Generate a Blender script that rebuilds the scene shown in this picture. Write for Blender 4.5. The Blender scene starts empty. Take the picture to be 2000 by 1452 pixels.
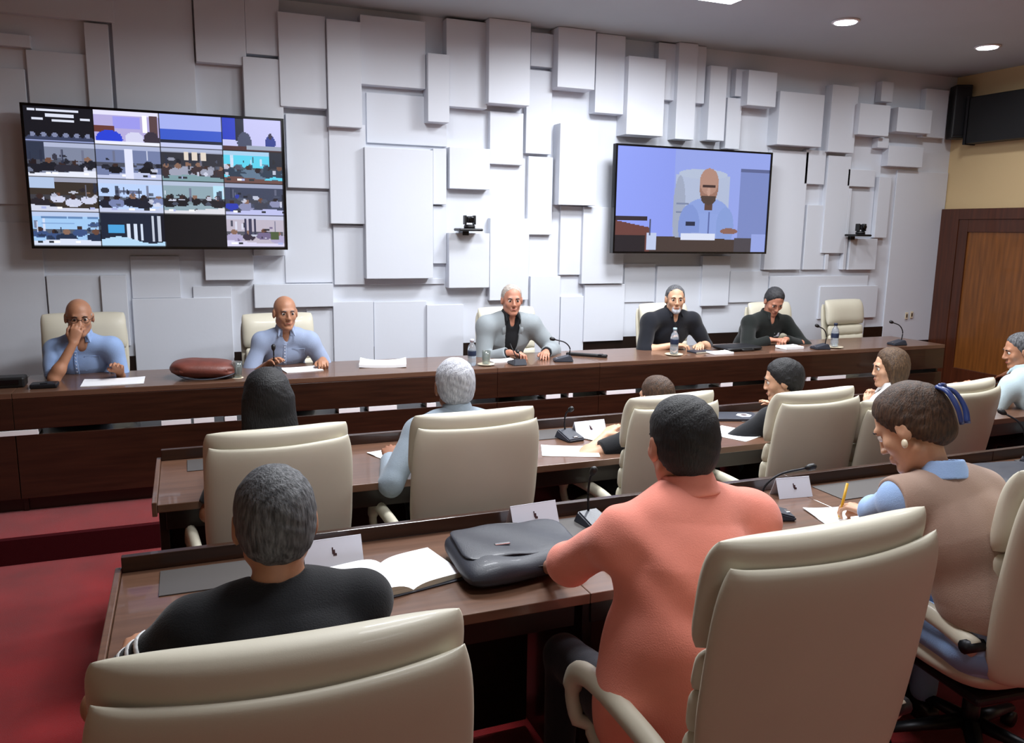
import bpy, bmesh, math, random
import numpy as np
from mathutils import Vector, Matrix, Euler
random.seed(7); rng = np.random.default_rng(7)
SC = bpy.context.scene
COL = SC.collection
PI = math.pi
R = math.radians

# ------------------------------------------------------------------ camera
CAM_H = 1.9
FPX, CYAW, CPITCH, CROLL = 1577.0, R(22.0), R(9.908), R(0.854)
_f = np.array([math.sin(CYAW)*math.cos(CPITCH), math.cos(CYAW)*math.cos(CPITCH), -math.sin(CPITCH)])
_r0 = np.array([math.cos(CYAW), -math.sin(CYAW), 0.0])
_u0 = np.cross(_r0, _f)
CR = _r0*math.cos(CROLL) + _u0*math.sin(CROLL)
CU = -_r0*math.sin(CROLL) + _u0*math.cos(CROLL)
cam_data = bpy.data.cameras.new('camera')
cam = bpy.data.objects.new('camera', cam_data); COL.objects.link(cam)
m = Matrix(((CR[0], CU[0], -_f[0], 0), (CR[1], CU[1], -_f[1], 0), (CR[2], CU[2], -_f[2], CAM_H), (0, 0, 0, 1)))
cam.matrix_world = m
cam_data.sensor_width = 36.0
cam_data.lens = FPX*36.0/2000.0
cam_data.clip_start = 0.05
SC.camera = cam

def ray(x, y): return (x-1000)/FPX*CR - (y-726)/FPX*CU + _f
def atY(x, y, Y):
    d = ray(x, y); return np.array([0, 0, CAM_H]) + d*(Y/d[1])
def atZ(x, y, z):
    d = ray(x, y); return np.array([0, 0, CAM_H]) + d*((z-CAM_H)/d[2])

# ------------------------------------------------------------------ world, exposure
w = bpy.data.worlds.new('world'); SC.world = w; w.use_nodes = True
w.node_tree.nodes['Background'].inputs[0].default_value = (0.75, 0.85, 1.0, 1)
w.node_tree.nodes['Background'].inputs[1].default_value = 0.1
SC.view_settings.view_transform = 'Standard'
SC.view_settings.look = 'None'
SC.view_settings.gamma = 1.0
SC.view_settings.use_curve_mapping = False
SC.view_settings.exposure = 0.0

CEIL = 3.70
def area(name, x, y, z, sx, sy, power, col=(0.93, 0.96, 1.0), spread=R(170)):
    l = bpy.data.lights.new(name, 'AREA'); l.shape = 'RECTANGLE'; l.size = sx; l.size_y = sy
    l.energy = power; l.color = col; l.spread = spread
    o = bpy.data.objects.new(name, l); o.location = (x, y, z); COL.objects.link(o); return o
# daylight white lamps of the ceiling panel and downlights, plus added fill without fixtures
DOWN = [(5.32, 5.71, 22), (7.21, 5.86, 12)]
for (x, y, p) in DOWN + [(3.4, 5.75, 12), (1.5, 5.75, 10)]: area('downlight_lamp', x, y, CEIL-0.035, 0.18, 0.18, p)
PANEL_FILL = [(3.6, 5.33, 84), (1.4, 4.2, 118), (3.7, 3.5, 92), (1.2, 2.0, 46), (5.7, 3.4, 40), (1.5, -0.6, 13), (4.2, 0.4, 8)]  # first is the visible panel; last two are added fill lifting the chair backs
for (x, y, p) in PANEL_FILL: area('panel_fill_lamp', x, y, CEIL-0.05, 0.9, 0.55, p)

# ------------------------------------------------------------------ materials
def s2l(c):
    if isinstance(c, str):
        c = tuple(int(c[i:i+2], 16)/255 for i in (0, 2, 4))
    return tuple(v/12.92 if v <= 0.04045 else ((v+0.055)/1.055)**2.4 for v in c)
def mat(name, col, rough=0.6, metal=0.0, var=0.0, vscale=8.0, bump=0.0, bscale=60.0, spec=0.5, stretch=(1, 1, 1), col2=None,
        sheen=0.0, coat=0.0, trans=0.0, emit=None, estr=0.0, sss=0.0, object_coords=True):
    M = bpy.data.materials.new(name); M.use_nodes = True
    nt = M.node_tree; b = nt.nodes['Principled BSDF']
    c = s2l(col); b.inputs['Base Color'].default_value = (*c, 1)
    b.inputs['Roughness'].default_value = rough; b.inputs['Metallic'].default_value = metal
    b.inputs['Specular IOR Level'].default_value = spec
    b.inputs['Coat Weight'].default_value = coat
    b.inputs['Sheen Weight'].default_value = sheen
    b.inputs['Transmission Weight'].default_value = trans
    if sss: b.inputs['Subsurface Weight'].default_value = sss; b.inputs['Subsurface Radius'].default_value = (0.012, 0.005, 0.003); b.inputs['Subsurface Scale'].default_value = 0.5
    if emit: b.inputs['Emission Color'].default_value = (*s2l(emit), 1); b.inputs['Emission Strength'].default_value = estr
    tc = nt.nodes.new('ShaderNodeTexCoord'); mp = nt.nodes.new('ShaderNodeMapping'); mp.inputs['Scale'].default_value = stretch
    nt.links.new(tc.outputs['Object'], mp.inputs['Vector'])
    if var or col2:
        n = nt.nodes.new('ShaderNodeTexNoise'); n.inputs['Scale'].default_value = vscale; n.inputs['Detail'].default_value = 6
        nt.links.new(mp.outputs[0], n.inputs['Vector'])
        r = nt.nodes.new('ShaderNodeValToRGB'); nt.links.new(n.outputs['Fac'], r.inputs[0])
        c2 = s2l(col2) if col2 else tuple(v*(1-var) for v in c)
        c1 = c if col2 else tuple(min(1, v*(1+var*0.6)) for v in c)
        r.color_ramp.elements[0].position = 0.32; r.color_ramp.elements[1].position = 0.68
        r.color_ramp.elements[0].color = (*c2, 1); r.color_ramp.elements[1].color = (*c1, 1)
        nt.links.new(r.outputs[0], b.inputs['Base Color'])
    if bump:
        n = nt.nodes.new('ShaderNodeTexNoise'); n.inputs['Scale'].default_value = bscale; n.inputs['Detail'].default_value = 5
        nt.links.new(mp.outputs[0], n.inputs['Vector'])
        bp = nt.nodes.new('ShaderNodeBump'); bp.inputs['Strength'].default_value = bump; bp.inputs['Distance'].default_value = 0.01
        nt.links.new(n.outputs['Fac'], bp.inputs['Height']); nt.links.new(bp.outputs[0], b.inputs['Normal'])
    return M
M = {}
M['white'] = mat('white_paint', 'd3d7e0', 0.55, bump=0.05, bscale=30)
M['ceil'] = mat('ceiling_paint', 'b3bcc0', 0.8, var=0.03, vscale=1.2)
M['beige'] = mat('beige_paint', 'cdb387', 0.75, bump=0.08, bscale=90)
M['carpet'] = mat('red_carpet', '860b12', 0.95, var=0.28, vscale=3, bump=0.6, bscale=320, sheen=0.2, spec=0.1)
M['shaded_riser'] = mat('red_carpet_shaded_riser', '3c0a10', 0.95, bump=0.5, bscale=300, spec=0.1)  # carpet colour darkened to stand in for shade on the riser
M['wood'] = mat('dark_wood', '30190e', 0.32, var=0.35, vscale=3, stretch=(1, 14, 14), bump=0.03, bscale=20, coat=0.25)
M['wood_dark'] = mat('darker_wood', '1d0e08', 0.38, var=0.35, vscale=3, stretch=(1, 14, 14), coat=0.15)
M['wood_top'] = mat('table_top_wood', '654838', 0.3, var=0.22, vscale=2.5, stretch=(1, 16, 10), bump=0.02, bscale=25, coat=0.3)
M['door'] = mat('door_wood', '7a481a', 0.4, var=0.3, vscale=2.2, stretch=(14, 14, 1), coat=0.2)
M['door_frame'] = mat('door_frame_wood', '4b230f', 0.4, var=0.3, vscale=2.2, stretch=(14, 14, 1), coat=0.2)
M['black'] = mat('black_plastic', '0e0e10', 0.45, bump=0.05, bscale=200)
M['blackgloss'] = mat('black_gloss', '08080a', 0.15)
M['cream'] = mat('cream_leather', 'cfc9b6', 0.5, var=0.03, vscale=4, bump=0.03, bscale=420, coat=0.1)
M['chrome'] = mat('chrome', 'c0c0c4', 0.2, metal=1.0)
M['darkmetal'] = mat('dark_metal', '26262a', 0.4, metal=0.6)
M['greypad'] = mat('grey_flap', '4a4644', 0.5)
M['paper'] = mat('paper', 'f4f5f8', 0.8, var=0.02)
M['pages'] = mat('page_edges', 'c9c2ae', 0.85, stretch=(1, 1, 60), var=0.2, vscale=10)
M['card'] = mat('name_card_white', 'dfe2ee', 0.6)
M['print'] = mat('printed_mark', '3a1a20', 0.6)
M['blackleather'] = mat('black_leather', '2a2d37', 0.5, bump=0.1, bscale=200, coat=0.05)
M['brownleather'] = mat('brown_leather', '6e3a30', 0.45, var=0.2, vscale=12, bump=0.15, bscale=120)
M['bottle'] = mat('bottle_plastic', 'd5e0ea', 0.08, trans=0.75, spec=0.6)
M['blue_cap'] = mat('bottle_cap', 'a9c6d2', 0.4)
M['bottle_label'] = mat('bottle_label', '1c2740', 0.5)
M['glass'] = mat('drinking_glass', 'e8f2ee', 0.03, trans=0.9)
M['saucer'] = mat('cream_saucer', 'dccfb4', 0.35)
M['yellow'] = mat('yellow_pencil', 'd8a428', 0.4)
M['light_disc'] = mat('lamp_diffuser', 'ffffff', 0.5, emit='f2f6ff', estr=9.0)
M['trimring'] = mat('lamp_ring', 'e8e8ea', 0.4)
M['skinA'] = mat('skin_tan', 'b07d60', 0.5, var=0.12, vscale=18, sss=0.08, bump=0.06, bscale=160)
M['skinB'] = mat('skin_fair', 'c89a7c', 0.5, var=0.12, vscale=18, sss=0.08, bump=0.06, bscale=160)
M['skinC'] = mat('skin_brown', '8a5a40', 0.5, var=0.12, vscale=18, sss=0.08, bump=0.06, bscale=160)
M['skinR'] = mat('skin_ruddy', 'ba8068', 0.5, var=0.12, vscale=18, sss=0.08, bump=0.06, bscale=160)
M['eyewhite'] = mat('eye_white', 'e6e0d8', 0.3)
M['iris'] = mat('iris_dark', '20120a', 0.25)
M['lip'] = mat('lips', '9a5648', 0.5)
def hairmat(name, c, c2=None): return mat(name, c, 0.6, var=0.3, vscale=40, stretch=(3, 3, 0.6), bump=0.5, bscale=70, col2=c2, spec=0.35)
M['h_black'] = hairmat('black_hair', '1b1a1c'); M['h_grey'] = hairmat('grey_hair', '6c6d70', '2c2d30')
M['h_white'] = hairmat('white_hair', 'c4c5cb', '8e8f98'); M['h_darkgrey'] = hairmat('dark_grey_hair', '3a393c', '1e1e20'); M['h_salt'] = hairmat('white_hair_thin', 'bdb4ab', '9b9088')
M['h_brown'] = hairmat('brown_hair', '5d4630', '33241a'); M['h_dbrown'] = hairmat('dark_brown_hair', '533a28', '261a13')
def cloth(name, c, c2=None, **k): return mat(name, c, 0.85, var=0.08, vscale=6, bump=0.2, bscale=260, sheen=0.15, spec=0.2, col2=c2, **k)
M['c_blue'] = cloth('light_blue_cotton', '93add8'); M['c_paleblue'] = cloth('grey_blue_cotton', '98a6c2')
M['c_black'] = cloth('black_cotton', '15161a'); M['c_navy'] = cloth('navy_black_cotton', '12141c')
M['c_grey'] = cloth('grey_suit_wool', '8b9296'); M['c_darkgreen'] = cloth('dark_jacket', '151917')
M['c_greyshirt'] = cloth('grey_blue_shirt', '8e9aa6'); M['c_coral'] = cloth('coral_cotton', 'f09482')
M['c_vest'] = cloth('dusty_beige_vest', 'a98f80'); M['c_sky'] = cloth('sky_blue_cotton', '9cbbe8')
M['c_pants'] = cloth('dark_trousers', '20222a'); M['c_white'] = cloth('white_knit', 'dcdcdc'); M['c_paleaqua'] = cloth('pale_aqua_shirt', 'b4c6cc')
M['c_jeans'] = cloth('light_denim', '7f9cc8')
M['shoe'] = mat('shoe_leather', '141210', 0.35)

# ------------------------------------------------------------------ object helpers
def finish(name, me, m_, parent=None, smooth=False, loc=None, rot=None):
    ms = m_ if isinstance(m_, (list, tuple)) else [m_]
    for q in ms: me.materials.append(q)
    if smooth: me.polygons.foreach_set('use_smooth', [True]*len(me.polygons))
    o = bpy.data.objects.new(name, me); COL.objects.link(o)
    if parent: o.parent = parent
    if loc is not None: o.location = loc
    if rot is not None: o.rotation_euler = rot
    return o
def tag(o, label=None, cat=None, group=None, kind=None):
    if label: o['label'] = label
    if cat: o['category'] = cat
    if group: o['group'] = group
    if kind: o['kind'] = kind
    return o
def empty(name, loc, rz=0, label=None, cat=None, group=None):
    o = bpy.data.objects.new(name, None); COL.objects.link(o); o.location = loc; o.rotation_euler = (0, 0, rz)
    o.empty_display_size = 0.1
    return tag(o, label, cat, group)
def bm_box(bm, lo, hi, bev=0.0, M4=None):
    lo = Vector(lo); hi = Vector(hi)
    r = bmesh.ops.create_cube(bm, size=1.0)
    vs = r['verts']
    for v in vs: v.co = Vector(((v.co.x+.5)*(hi.x-lo.x)+lo.x, (v.co.y+.5)*(hi.y-lo.y)+lo.y, (v.co.z+.5)*(hi.z-lo.z)+lo.z))
    if bev:
        es = list({e for v in vs for e in v.link_edges})
        r2 = bmesh.ops.bevel(bm, geom=es, offset=bev, segments=2, profile=0.5, affect='EDGES')
        vs = list({v for f in r2['faces'] for v in f.verts} | {v for v in vs if v.is_valid})
    if M4 is not None:
        for v in vs: v.co = M4 @ v.co
    return vs
def box(name, lo, hi, m_, parent=None, bev=0.0, loc=None, rot=None):
    bm = bmesh.new(); bm_box(bm, lo, hi, bev)
    me = bpy.data.meshes.new(name); bm.to_mesh(me); bm.free()
    return finish(name, me, m_, parent, False, loc, rot)
def from_bm(name, bm, m_, parent=None, smooth=False, loc=None, rot=None):
    me = bpy.data.meshes.new(name); bm.normal_update(); bm.to_mesh(me); bm.free()
    return finish(name, me, m_, parent, smooth, loc, rot)
def tube_into(V, F, pts, rad, n=10, flat=1.0, up=(0, 0, 1), caps=True):
    """sweep an ellipse along pts"""
    pts = [Vector(p) for p in pts]; base = len(V)
    rads = rad if isinstance(rad, (list, tuple)) else [rad]*len(pts)
    up = Vector(up)
    for i, p in enumerate(pts):
        a = pts[max(0, i-1)]; b = pts[min(len(pts)-1, i+1)]
        t = (b-a).normalized()
        s = t.cross(up)
        if s.length < 1e-3: s = t.cross(Vector((1, 0, 0)))
        s.normalize(); u = s.cross(t).normalized()
        for k in range(n):
            an = 2*PI*k/n
            V.append(tuple(p + s*math.cos(an)*rads[i] + u*math.sin(an)*rads[i]*flat))
    for i in range(len(pts)-1):
        for k in range(n):
            F.append((base+i*n+k, base+i*n+(k+1) % n, base+(i+1)*n+(k+1) % n, base+(i+1)*n+k))
    if caps:
        F.append(tuple(base+k for k in range(n))[::-1])
        F.append(tuple(base+(len(pts)-1)*n+k for k in range(n)))
def tube(name, pts, rad, m_, parent=None, n=10, flat=1.0, up=(0, 0, 1), loc=None, rot=None):
    V, F = [], []; tube_into(V, F, pts, rad, n, flat, up)
    me = bpy.data.meshes.new(name); me.from_pydata(V, [], F); me.update()
    return finish(name, me, m_, parent, True, loc, rot)
def spline(pts, n=6):
    pts = [Vector(p) for p in pts]; out = []
    P = [pts[0]*2-pts[1]] + pts + [pts[-1]*2-pts[-2]]
    for i in range(1, len(P)-2):
        for k in range(n):
            t = k/n
            out.append(0.5*((2*P[i])+(-P[i-1]+P[i+1])*t+(2*P[i-1]-5*P[i]+4*P[i+1]-P[i+2])*t*t+(-P[i-1]+3*P[i]-3*P[i+1]+P[i+2])*t**3))
    out.append(pts[-1]); return out
def lathe(name, prof, m_, parent=None, n=20, loc=None, rot=None, smooth=True):
    V, F = [], []
    for (r_, z) in prof:
        for k in range(n): V.append((r_*math.cos(2*PI*k/n), r_*math.sin(2*PI*k/n), z))
    for i in range(len(prof)-1):
        for k in range(n): F.append((i*n+k, i*n+(k+1) % n, (i+1)*n+(k+1) % n, (i+1)*n+k))
    F.append(tuple(range(n))[::-1]); F.append(tuple((len(prof)-1)*n+k for k in range(n)))
    me = bpy.data.meshes.new(name); me.from_pydata(V, [], F); me.update()
    return finish(name, me, m_, parent, smooth, loc, rot)
def cushion(name, w_, h_, t_, m_, parent=None, nu=20, nv=20, p=3.0, corner=0.12, deform=None, loc=None, rot=None, q=2.0, wob=0.0):
    """soft slab in the x-z plane (width w_, height h_), thickness t_ along y; deform(x,y,z,u,v)->xyz"""
    def ss(n):
        return [math.sin(PI/2*(-1+2*i/n)) for i in range(n+1)]
    us, vs = ss(nu), ss(nv); V = []; idx = {}
    for side in (0, 1):
        for i, u in enumerate(us):
            for j, v in enumerate(vs):
                edge = i in (0, nu) or j in (0, nv)
                if edge and side == 1: idx[(1, i, j)] = idx[(0, i, j)]; continue
                x = u*(1-corner*abs(v)**6)*w_/2; z = v*(1-corner*abs(u)**6)*h_/2
                th = t_/2*max(0, (1-abs(u)**(2*p)))**(1/q)*max(0, (1-abs(v)**(2*p)))**(1/q)
                y = th if side == 0 else -th
                if wob: y += wob*math.sin(9*u+3*v)*math.cos(5*v-2*u)*(1 if side else .4)*(1-abs(u)**4)*(1-abs(v)**4)
                if deform: x, y, z = deform(x, y, z, u, v)
                idx[(side, i, j)] = len(V); V.append((x, y, z))
    F = []
    for side in (0, 1):
        for i in range(nu):
            for j in range(nv):
                f = [idx[(side, i, j)], idx[(side, i+1, j)], idx[(side, i+1, j+1)], idx[(side, i, j+1)]]
                F.append(tuple(f[::-1] if side == 0 else f))
    me = bpy.data.meshes.new(name); me.from_pydata(V, [], F); me.update()
    return finish(name, me, m_, parent, True, loc, rot)
def copy_tree(o, parent=None):
    c = o.copy(); COL.objects.link(c)
    if parent: c.parent = parent
    for ch in [x for x in o.children]: copy_tree(ch, c)
    return c
# ------------------------------------------------------------------ room shell
WY = 7.10; WX = 8.32; FL = -4.0; BK = -3.0; ST = 0.15
def struct(o): o['kind'] = 'structure'; return o
struct(box('floor', (FL, BK, -0.1), (WX, 5.02, 0), M['carpet']))
struct(box('trim_1', (FL, 5.02, -0.1), (WX, WY, ST-0.002), M['shaded_riser']))['label'] = 'carpet riser of the low platform step, shade put into its colour'
fp = struct(box('floor_2', (FL, 5.06, ST-0.002), (WX, WY, ST), M['carpet']))
struct(box('ceiling', (FL, BK, CEIL), (WX, WY+0.2, CEIL+0.1), M['ceil']))
struct(box('wall_left', (FL-0.1, BK, 0), (FL, WY, CEIL), M['beige']))
struct(box('wall_rear', (FL, BK-0.1, 0), (WX, BK, CEIL), M['beige']))
wr = struct(box('wall_right', (WX, BK, 0), (WX+0.1, WY+0.2, CEIL), M['beige']))
wb = struct(box('wall_back', (FL, WY, 0), (WX+0.02, WY+0.2, CEIL), M['white']))
wn = struct(box('trim_2', (FL, WY-0.015, ST), (WX-0.002, WY-0.001, 0.86), M['wood_dark'])); wn['label'] = 'dark wood wainscot behind the white relief panels'

# relief panels: image corners of the front face (left, top, right, bottom) and how far it stands proud
PANELS = [
 (-220,-150,217,44,.10),(-220,44,58,93,.10),(172,44,219,300,.10),(58,97,186,300,.05),(-220,115,58,400,.05),(-220,430,92,760,.03),
 (220,-140,378,300,.08),(379,-60,478,128,.13),(478,-60,545,110,.13),(478,110,554,330,.16),(545,22,637,213,.19),(640,36,706,250,.25),
 (560,222,644,369,.09),(644,240,715,438,.13),(400,480,495,547,.11),(495,480,556,500,.15),(555,372,648,552,.02),
 (704,28,831,174,.16),(716,180,873,287,.05),(714,287,846,544,.21),(846,290,872,400,.13),(836,103,878,240,.24),
 (872,35,952,213,.17),(955,26,1036,207,.30),(1037,62,1084,133,.12),(1090,45,1163,176,.28),(1164,60,1220,224,.18),
 (1028,135,1078,302,.10),(878,287,957,371,.14),(957,217,1022,323,.09),(1093,240,1166,402,.22),(1031,305,1079,459,.07),
 (877,455,956,562,.17),(957,426,1033,586,.10),(846,402,872,515,.07),(652,440,714,556,.045),(714,545,868,555,.03),
 (94,538,200,640,.05),(200,538,251,676,.09),(256,500,352,582,.03),(262,584,455,717,.045),(497,556,651,599,.10),(380,560,455,700,.03),
 (652,590,730,718,.06),(731,590,834,718,.03),(834,596,905,716,.07),(600,602,651,716,.025),
 (1035,540,1093,700,.06),(1094,402,1138,537,.05),(1138,404,1219,554,.11),(1094,580,1140,700,.04),(1141,556,1219,665,.07),
 (1219,515,1279,590,.02),(1280,520,1370,720,.05),(1371,500,1425,597,.08),
 (1226,108,1298,267,.29),(1285,82,1322,197,.12),(1323,79,1360,274,.21),(1360,86,1378,203,.12),(1385,127,1418,276,.20),
 (1419,190,1447,292,.12),(1461,136,1517,210,.27),(1437,134,1460,190,.12),(1521,177,1608,288,.24),(1622,164,1673,300,.16),(1678,201,1738,267,.24),
 (1722,158,1745,200,.13),(1715,269,1736,290,.13),(1753,209,1820,262,.25),(1806,172,1850,271,.12),(1735,284,1803,328,.14),
 (1500,292,1572,527,.09),(1573,292,1612,361,.09),(1612,303,1656,495,.09),(1573,400,1612,527,.06),(1656,330,1709,366,.09),(1652,368,1658,527,.09),
 (1713,345,1737,465,.09),(1659,466,1712,527,.10),(1612,497,1618,527,.09),
 (1425,530,1500,590,.03),(1500,540,1690,675,.04),(1600,560,1713,620,.07),(1738,332,1836,663,.03),
 (1027,212,1029,300,.05),(1660,372,1704,464,.015),
]
for k, (x0, y0, x1, y1, d) in enumerate(PANELS):
    d *= .68; Y = WY-d; a = atY(x0, y0, Y); b = atY(x1, y1, Y)
    # image x of the panel's edges belongs to the middle of its height
    ym = (y0+y1)/2
    X0 = atY(x0, ym, Y)[0]; X1 = atY(x1, ym, Y)[0]; xm = (x0+x1)/2
    Z1 = atY(xm, y0+(xm-x0)*0.0, Y)[2]; Z1 = (a[2]); Z0 = atY(x1, y1, Y)[2]
    Z1 = min(Z1, CEIL-0.004); Z0 = max(Z0, 0.2); X1 = min(X1, WX-0.01); X0 = max(X0, FL+0.01)
    o = box('wall_panel', (0, 0, 0), (X1-X0, d-0.001, Z1-Z0), M['white'], wb, bev=0.004, loc=(X0, Y, Z0))

# right wall: door, frame, black screen housing
dr = struct(empty('door_1', (WX, 6.3, 0.0))); 
DZ = 2.22
def rb(name, y0, y1, z0, z1, t, m_, par): return box(name, (-t, y0-6.3, z0), (0.0, y1-6.3, z1), m_, par, bev=0.004)
rb('door_frame', 6.84, 7.08, 0.15, DZ, 0.06, M['door_frame'], dr); rb('door_frame', 4.6, 6.84, DZ-0.12, DZ, 0.06, M['door_frame'], dr)
rb('door_leaf', 5.72, 6.84, 0.15, DZ-0.12, 0.03, M['door'], dr); rb('door_leaf', 4.6, 5.71, 0.15, DZ-0.12, 0.03, M['door'], dr)
for (a, b) in ((5.72, 6.84), (4.6, 5.71)):
    rb('door_stile', a, a+0.12, 0.15, DZ-0.12, 0.05, M['door_frame'], dr); rb('door_stile', b-0.12, b, 0.15, DZ-0.12, 0.05, M['door_frame'], dr)
    rb('door_rail', a+0.12, b-0.12, DZ-0.26, DZ-0.12, 0.048, M['door_frame'], dr); rb('door_rail', a+0.12, b-0.12, 0.15, 0.4, 0.048, M['door_frame'], dr)
ho = empty('projection_screen_housing', (WX, 5.0, 2.93), 0, 'long black housing mounted high on the beige wall above the wooden door', 'screen housing')
box('housing_body', (-0.16, -0.9, 0), (-0.001, 1.78, 0.5), M['black'], ho, bev=0.01)
box('end_cap', (-0.17, 1.78, -0.01), (-0.001, 1.81, 0.51), M['darkmetal'], ho, bev=0.004)
sp = empty('wall_speaker', (WX-0.1, 6.95, 3.0), R(-30), 'slim upright black loudspeaker in the corner beside the black housing', 'speaker')
box('cabinet', (-0.09, -0.09, 0), (0.09, 0.09, 0.58), M['black'], sp, bev=0.012)
box('grille', (-0.078, -0.098, 0.03), (0.078, -0.09, 0.55), M['darkmetal'], sp, bev=0.004)
tube('bracket', [(0, 0.08, 0.3), (0.04, 0.13, 0.3)], 0.015, M['darkmetal'], sp)
# curtain edge in the recess left of the door (yellow-brown fabric strip not built: hidden)
# wall outlets
for (px, py, lb) in ((1770, 617, 'left of the two small switch plates on the white wall by the door'), (1780, 615, 'right of the two small switch plates on the white wall by the door')):
    p = atY(px, py, WY-0.03)
    s = empty('switch_plate', (p[0], WY-0.031, p[2]), 0, lb, 'switch', 'switch plates by the door')
    box('plate', (-0.022, -0.006, -0.04), (0.022, 0, 0.04), M['saucer'], s, bev=0.003)
    box('rocker', (-0.008, -0.010, -0.02), (0.008, -0.006, 0.02), M['wood'], s, bev=0.002)

# ceiling lights
names = {0: 'round recessed downlight left of the other one in the ceiling', 1: 'round recessed downlight closest to the beige wall'}
for i, (x, y, p) in enumerate(DOWN):
    lb = names.get(i, 'recessed downlight in the ceiling outside the picture')
    l = empty('downlight', (x, y, CEIL), 0, lb, 'ceiling light', 'recessed downlights')
    lathe('ring', [(0.115, -0.001), (0.115, -0.012), (0.1, -0.016), (0.09, -0.012)], M['trimring'], l, n=32)
    lathe('diffuser', [(0.088, -0.001), (0.088, -0.020), (0.06, -0.022)], M['light_disc'], l, n=32)
for (x, y, lb) in ((3.6, 5.33, 'bright rectangular ceiling light panel cut by the top edge above the right screen'),):
    l = empty('light_panel', (x, y, CEIL), 0, lb, 'ceiling light')
    box('frame', (-0.5, -0.32, -0.02), (0.5, 0.32, -0.001), M['trimring'], l, bev=0.004)
    box('diffuser', (-0.47, -0.29, -0.028), (0.47, 0.29, -0.0201), M['light_disc'], l)

# ------------------------------------------------------------------ screens
def hexa(s): return np.array([int(s[i:i+2], 16)/255 for i in (0, 2, 4)])
def raster(name, img, wid, hei, parent, strength, y=-0.001):
    """a picture as a fine grid of coloured faces on the lit panel"""
    h, w_ = img.shape[:2]
    xs = np.linspace(0, wid, w_+1); zs = np.linspace(hei, 0, h+1)
    X, Z = np.meshgrid(xs, zs); V = np.stack([X, np.full_like(X, y), Z], -1).reshape(-1, 3)
    i = np.arange(h)[:, None]*(w_+1)+np.arange(w_)[None, :]
    F = np.stack([i+w_+1, i+w_+2, i+1, i], -1).reshape(-1, 4)
    me = bpy.data.meshes.new(name); me.from_pydata(V.tolist(), [], F.tolist()); me.update()
    at = me.color_attributes.new('picture', 'FLOAT_COLOR', 'CORNER')
    lin = np.where(img <= 0.04045, img/12.92, ((img+0.055)/1.055)**2.4).reshape(-1, 3)
    cc = np.concatenate([np.repeat(lin, 4, axis=0), np.ones((lin.shape[0]*4, 1))], 1).astype(np.float32)
    at.data.foreach_set('color', cc.ravel())
    mt = bpy.data.materials.new(name+'_glow'); mt.use_nodes = True; nt = mt.node_tree; b = nt.nodes['Principled BSDF']
    a = nt.nodes.new('ShaderNodeAttribute'); a.attribute_name = 'picture'
    nt.links.new(a.outputs['Color'], b.inputs['Emission Color']); b.inputs['Emission Strength'].default_value = strength
    b.inputs['Base Color'].default_value = (0.01, 0.01, 0.012, 1); b.inputs['Roughness'].default_value = 0.25
    return finish(name, me, mt, parent)
class Pic:
    def __init__(s, w_, h, c): s.a = np.ones((h, w_, 3))*hexa(c); s.w = w_; s.h = h; s.Y, s.X = np.mgrid[0:h, 0:w_]; s.x = (s.X+.5)/w_; s.y = (s.Y+.5)/h
    def put(s, m_, c, a=1.0): s.a[m_] = s.a[m_]*(1-a)+hexa(c)*a
    def rect(s, x0, y0, x1, y1, c, a=1.0): s.put((s.x >= x0) & (s.x < x1) & (s.y >= y0) & (s.y < y1), c, a)
    def ell(s, cx, cy, rx, ry, c, a=1.0): s.put(((s.x-cx)/rx)**2+((s.y-cy)/ry)**2 < 1, c, a)
    def person(s, x, y, sz, head, body):
        s.ell(x, y+sz*1.9, sz*1.5, sz*1.5, body); s.ell(x, y, sz*.55, sz*.8, head)
def meeting(w_, h, wall, desk, seed, n, bodies, accent=None, dark=None):
    p = Pic(w_, h, wall); r = random.Random(seed)
    p.put(p.y < 0.12, 'c8d0ee' if not dark else '181a24', 0.7)
    if accent: p.rect(*accent)
    p.rect(0, .5, 1, .62, '40424c' if not dark else '20222c', .8)
    for k in range(n):
        x = (k+.5)/n + r.uniform(-.03, .03); p.person(x, .5+r.uniform(-.05, .08), .085+r.uniform(-.015, .02), r.choice(['3a2a28', '6a4a3c', '241c20', '8a6a5a']), r.choice(bodies))
    for k in range(16):
        p.ell(r.random(), r.uniform(.3, .95), r.uniform(.01, .07), r.uniform(.02, .1), r.choice(bodies+['1a1c26', 'd8dcf0', '50586c', wall]), .85)
    for k in range(5): x = r.random(); p.rect(x, r.uniform(.12, .3), x+r.uniform(.01, .05), r.uniform(.35, .6), r.choice(['dfe4f8', '2a3044', '6c7088']), .8)
    p.put(p.y > .84+.05*np.sin(p.x*4+seed), desk)
    for k in range(4): x = r.random(); p.rect(x, .84, x+.08, .9, r.choice(['ffffff', '30343c', 'b0b8e8']))
    return p.a
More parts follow.
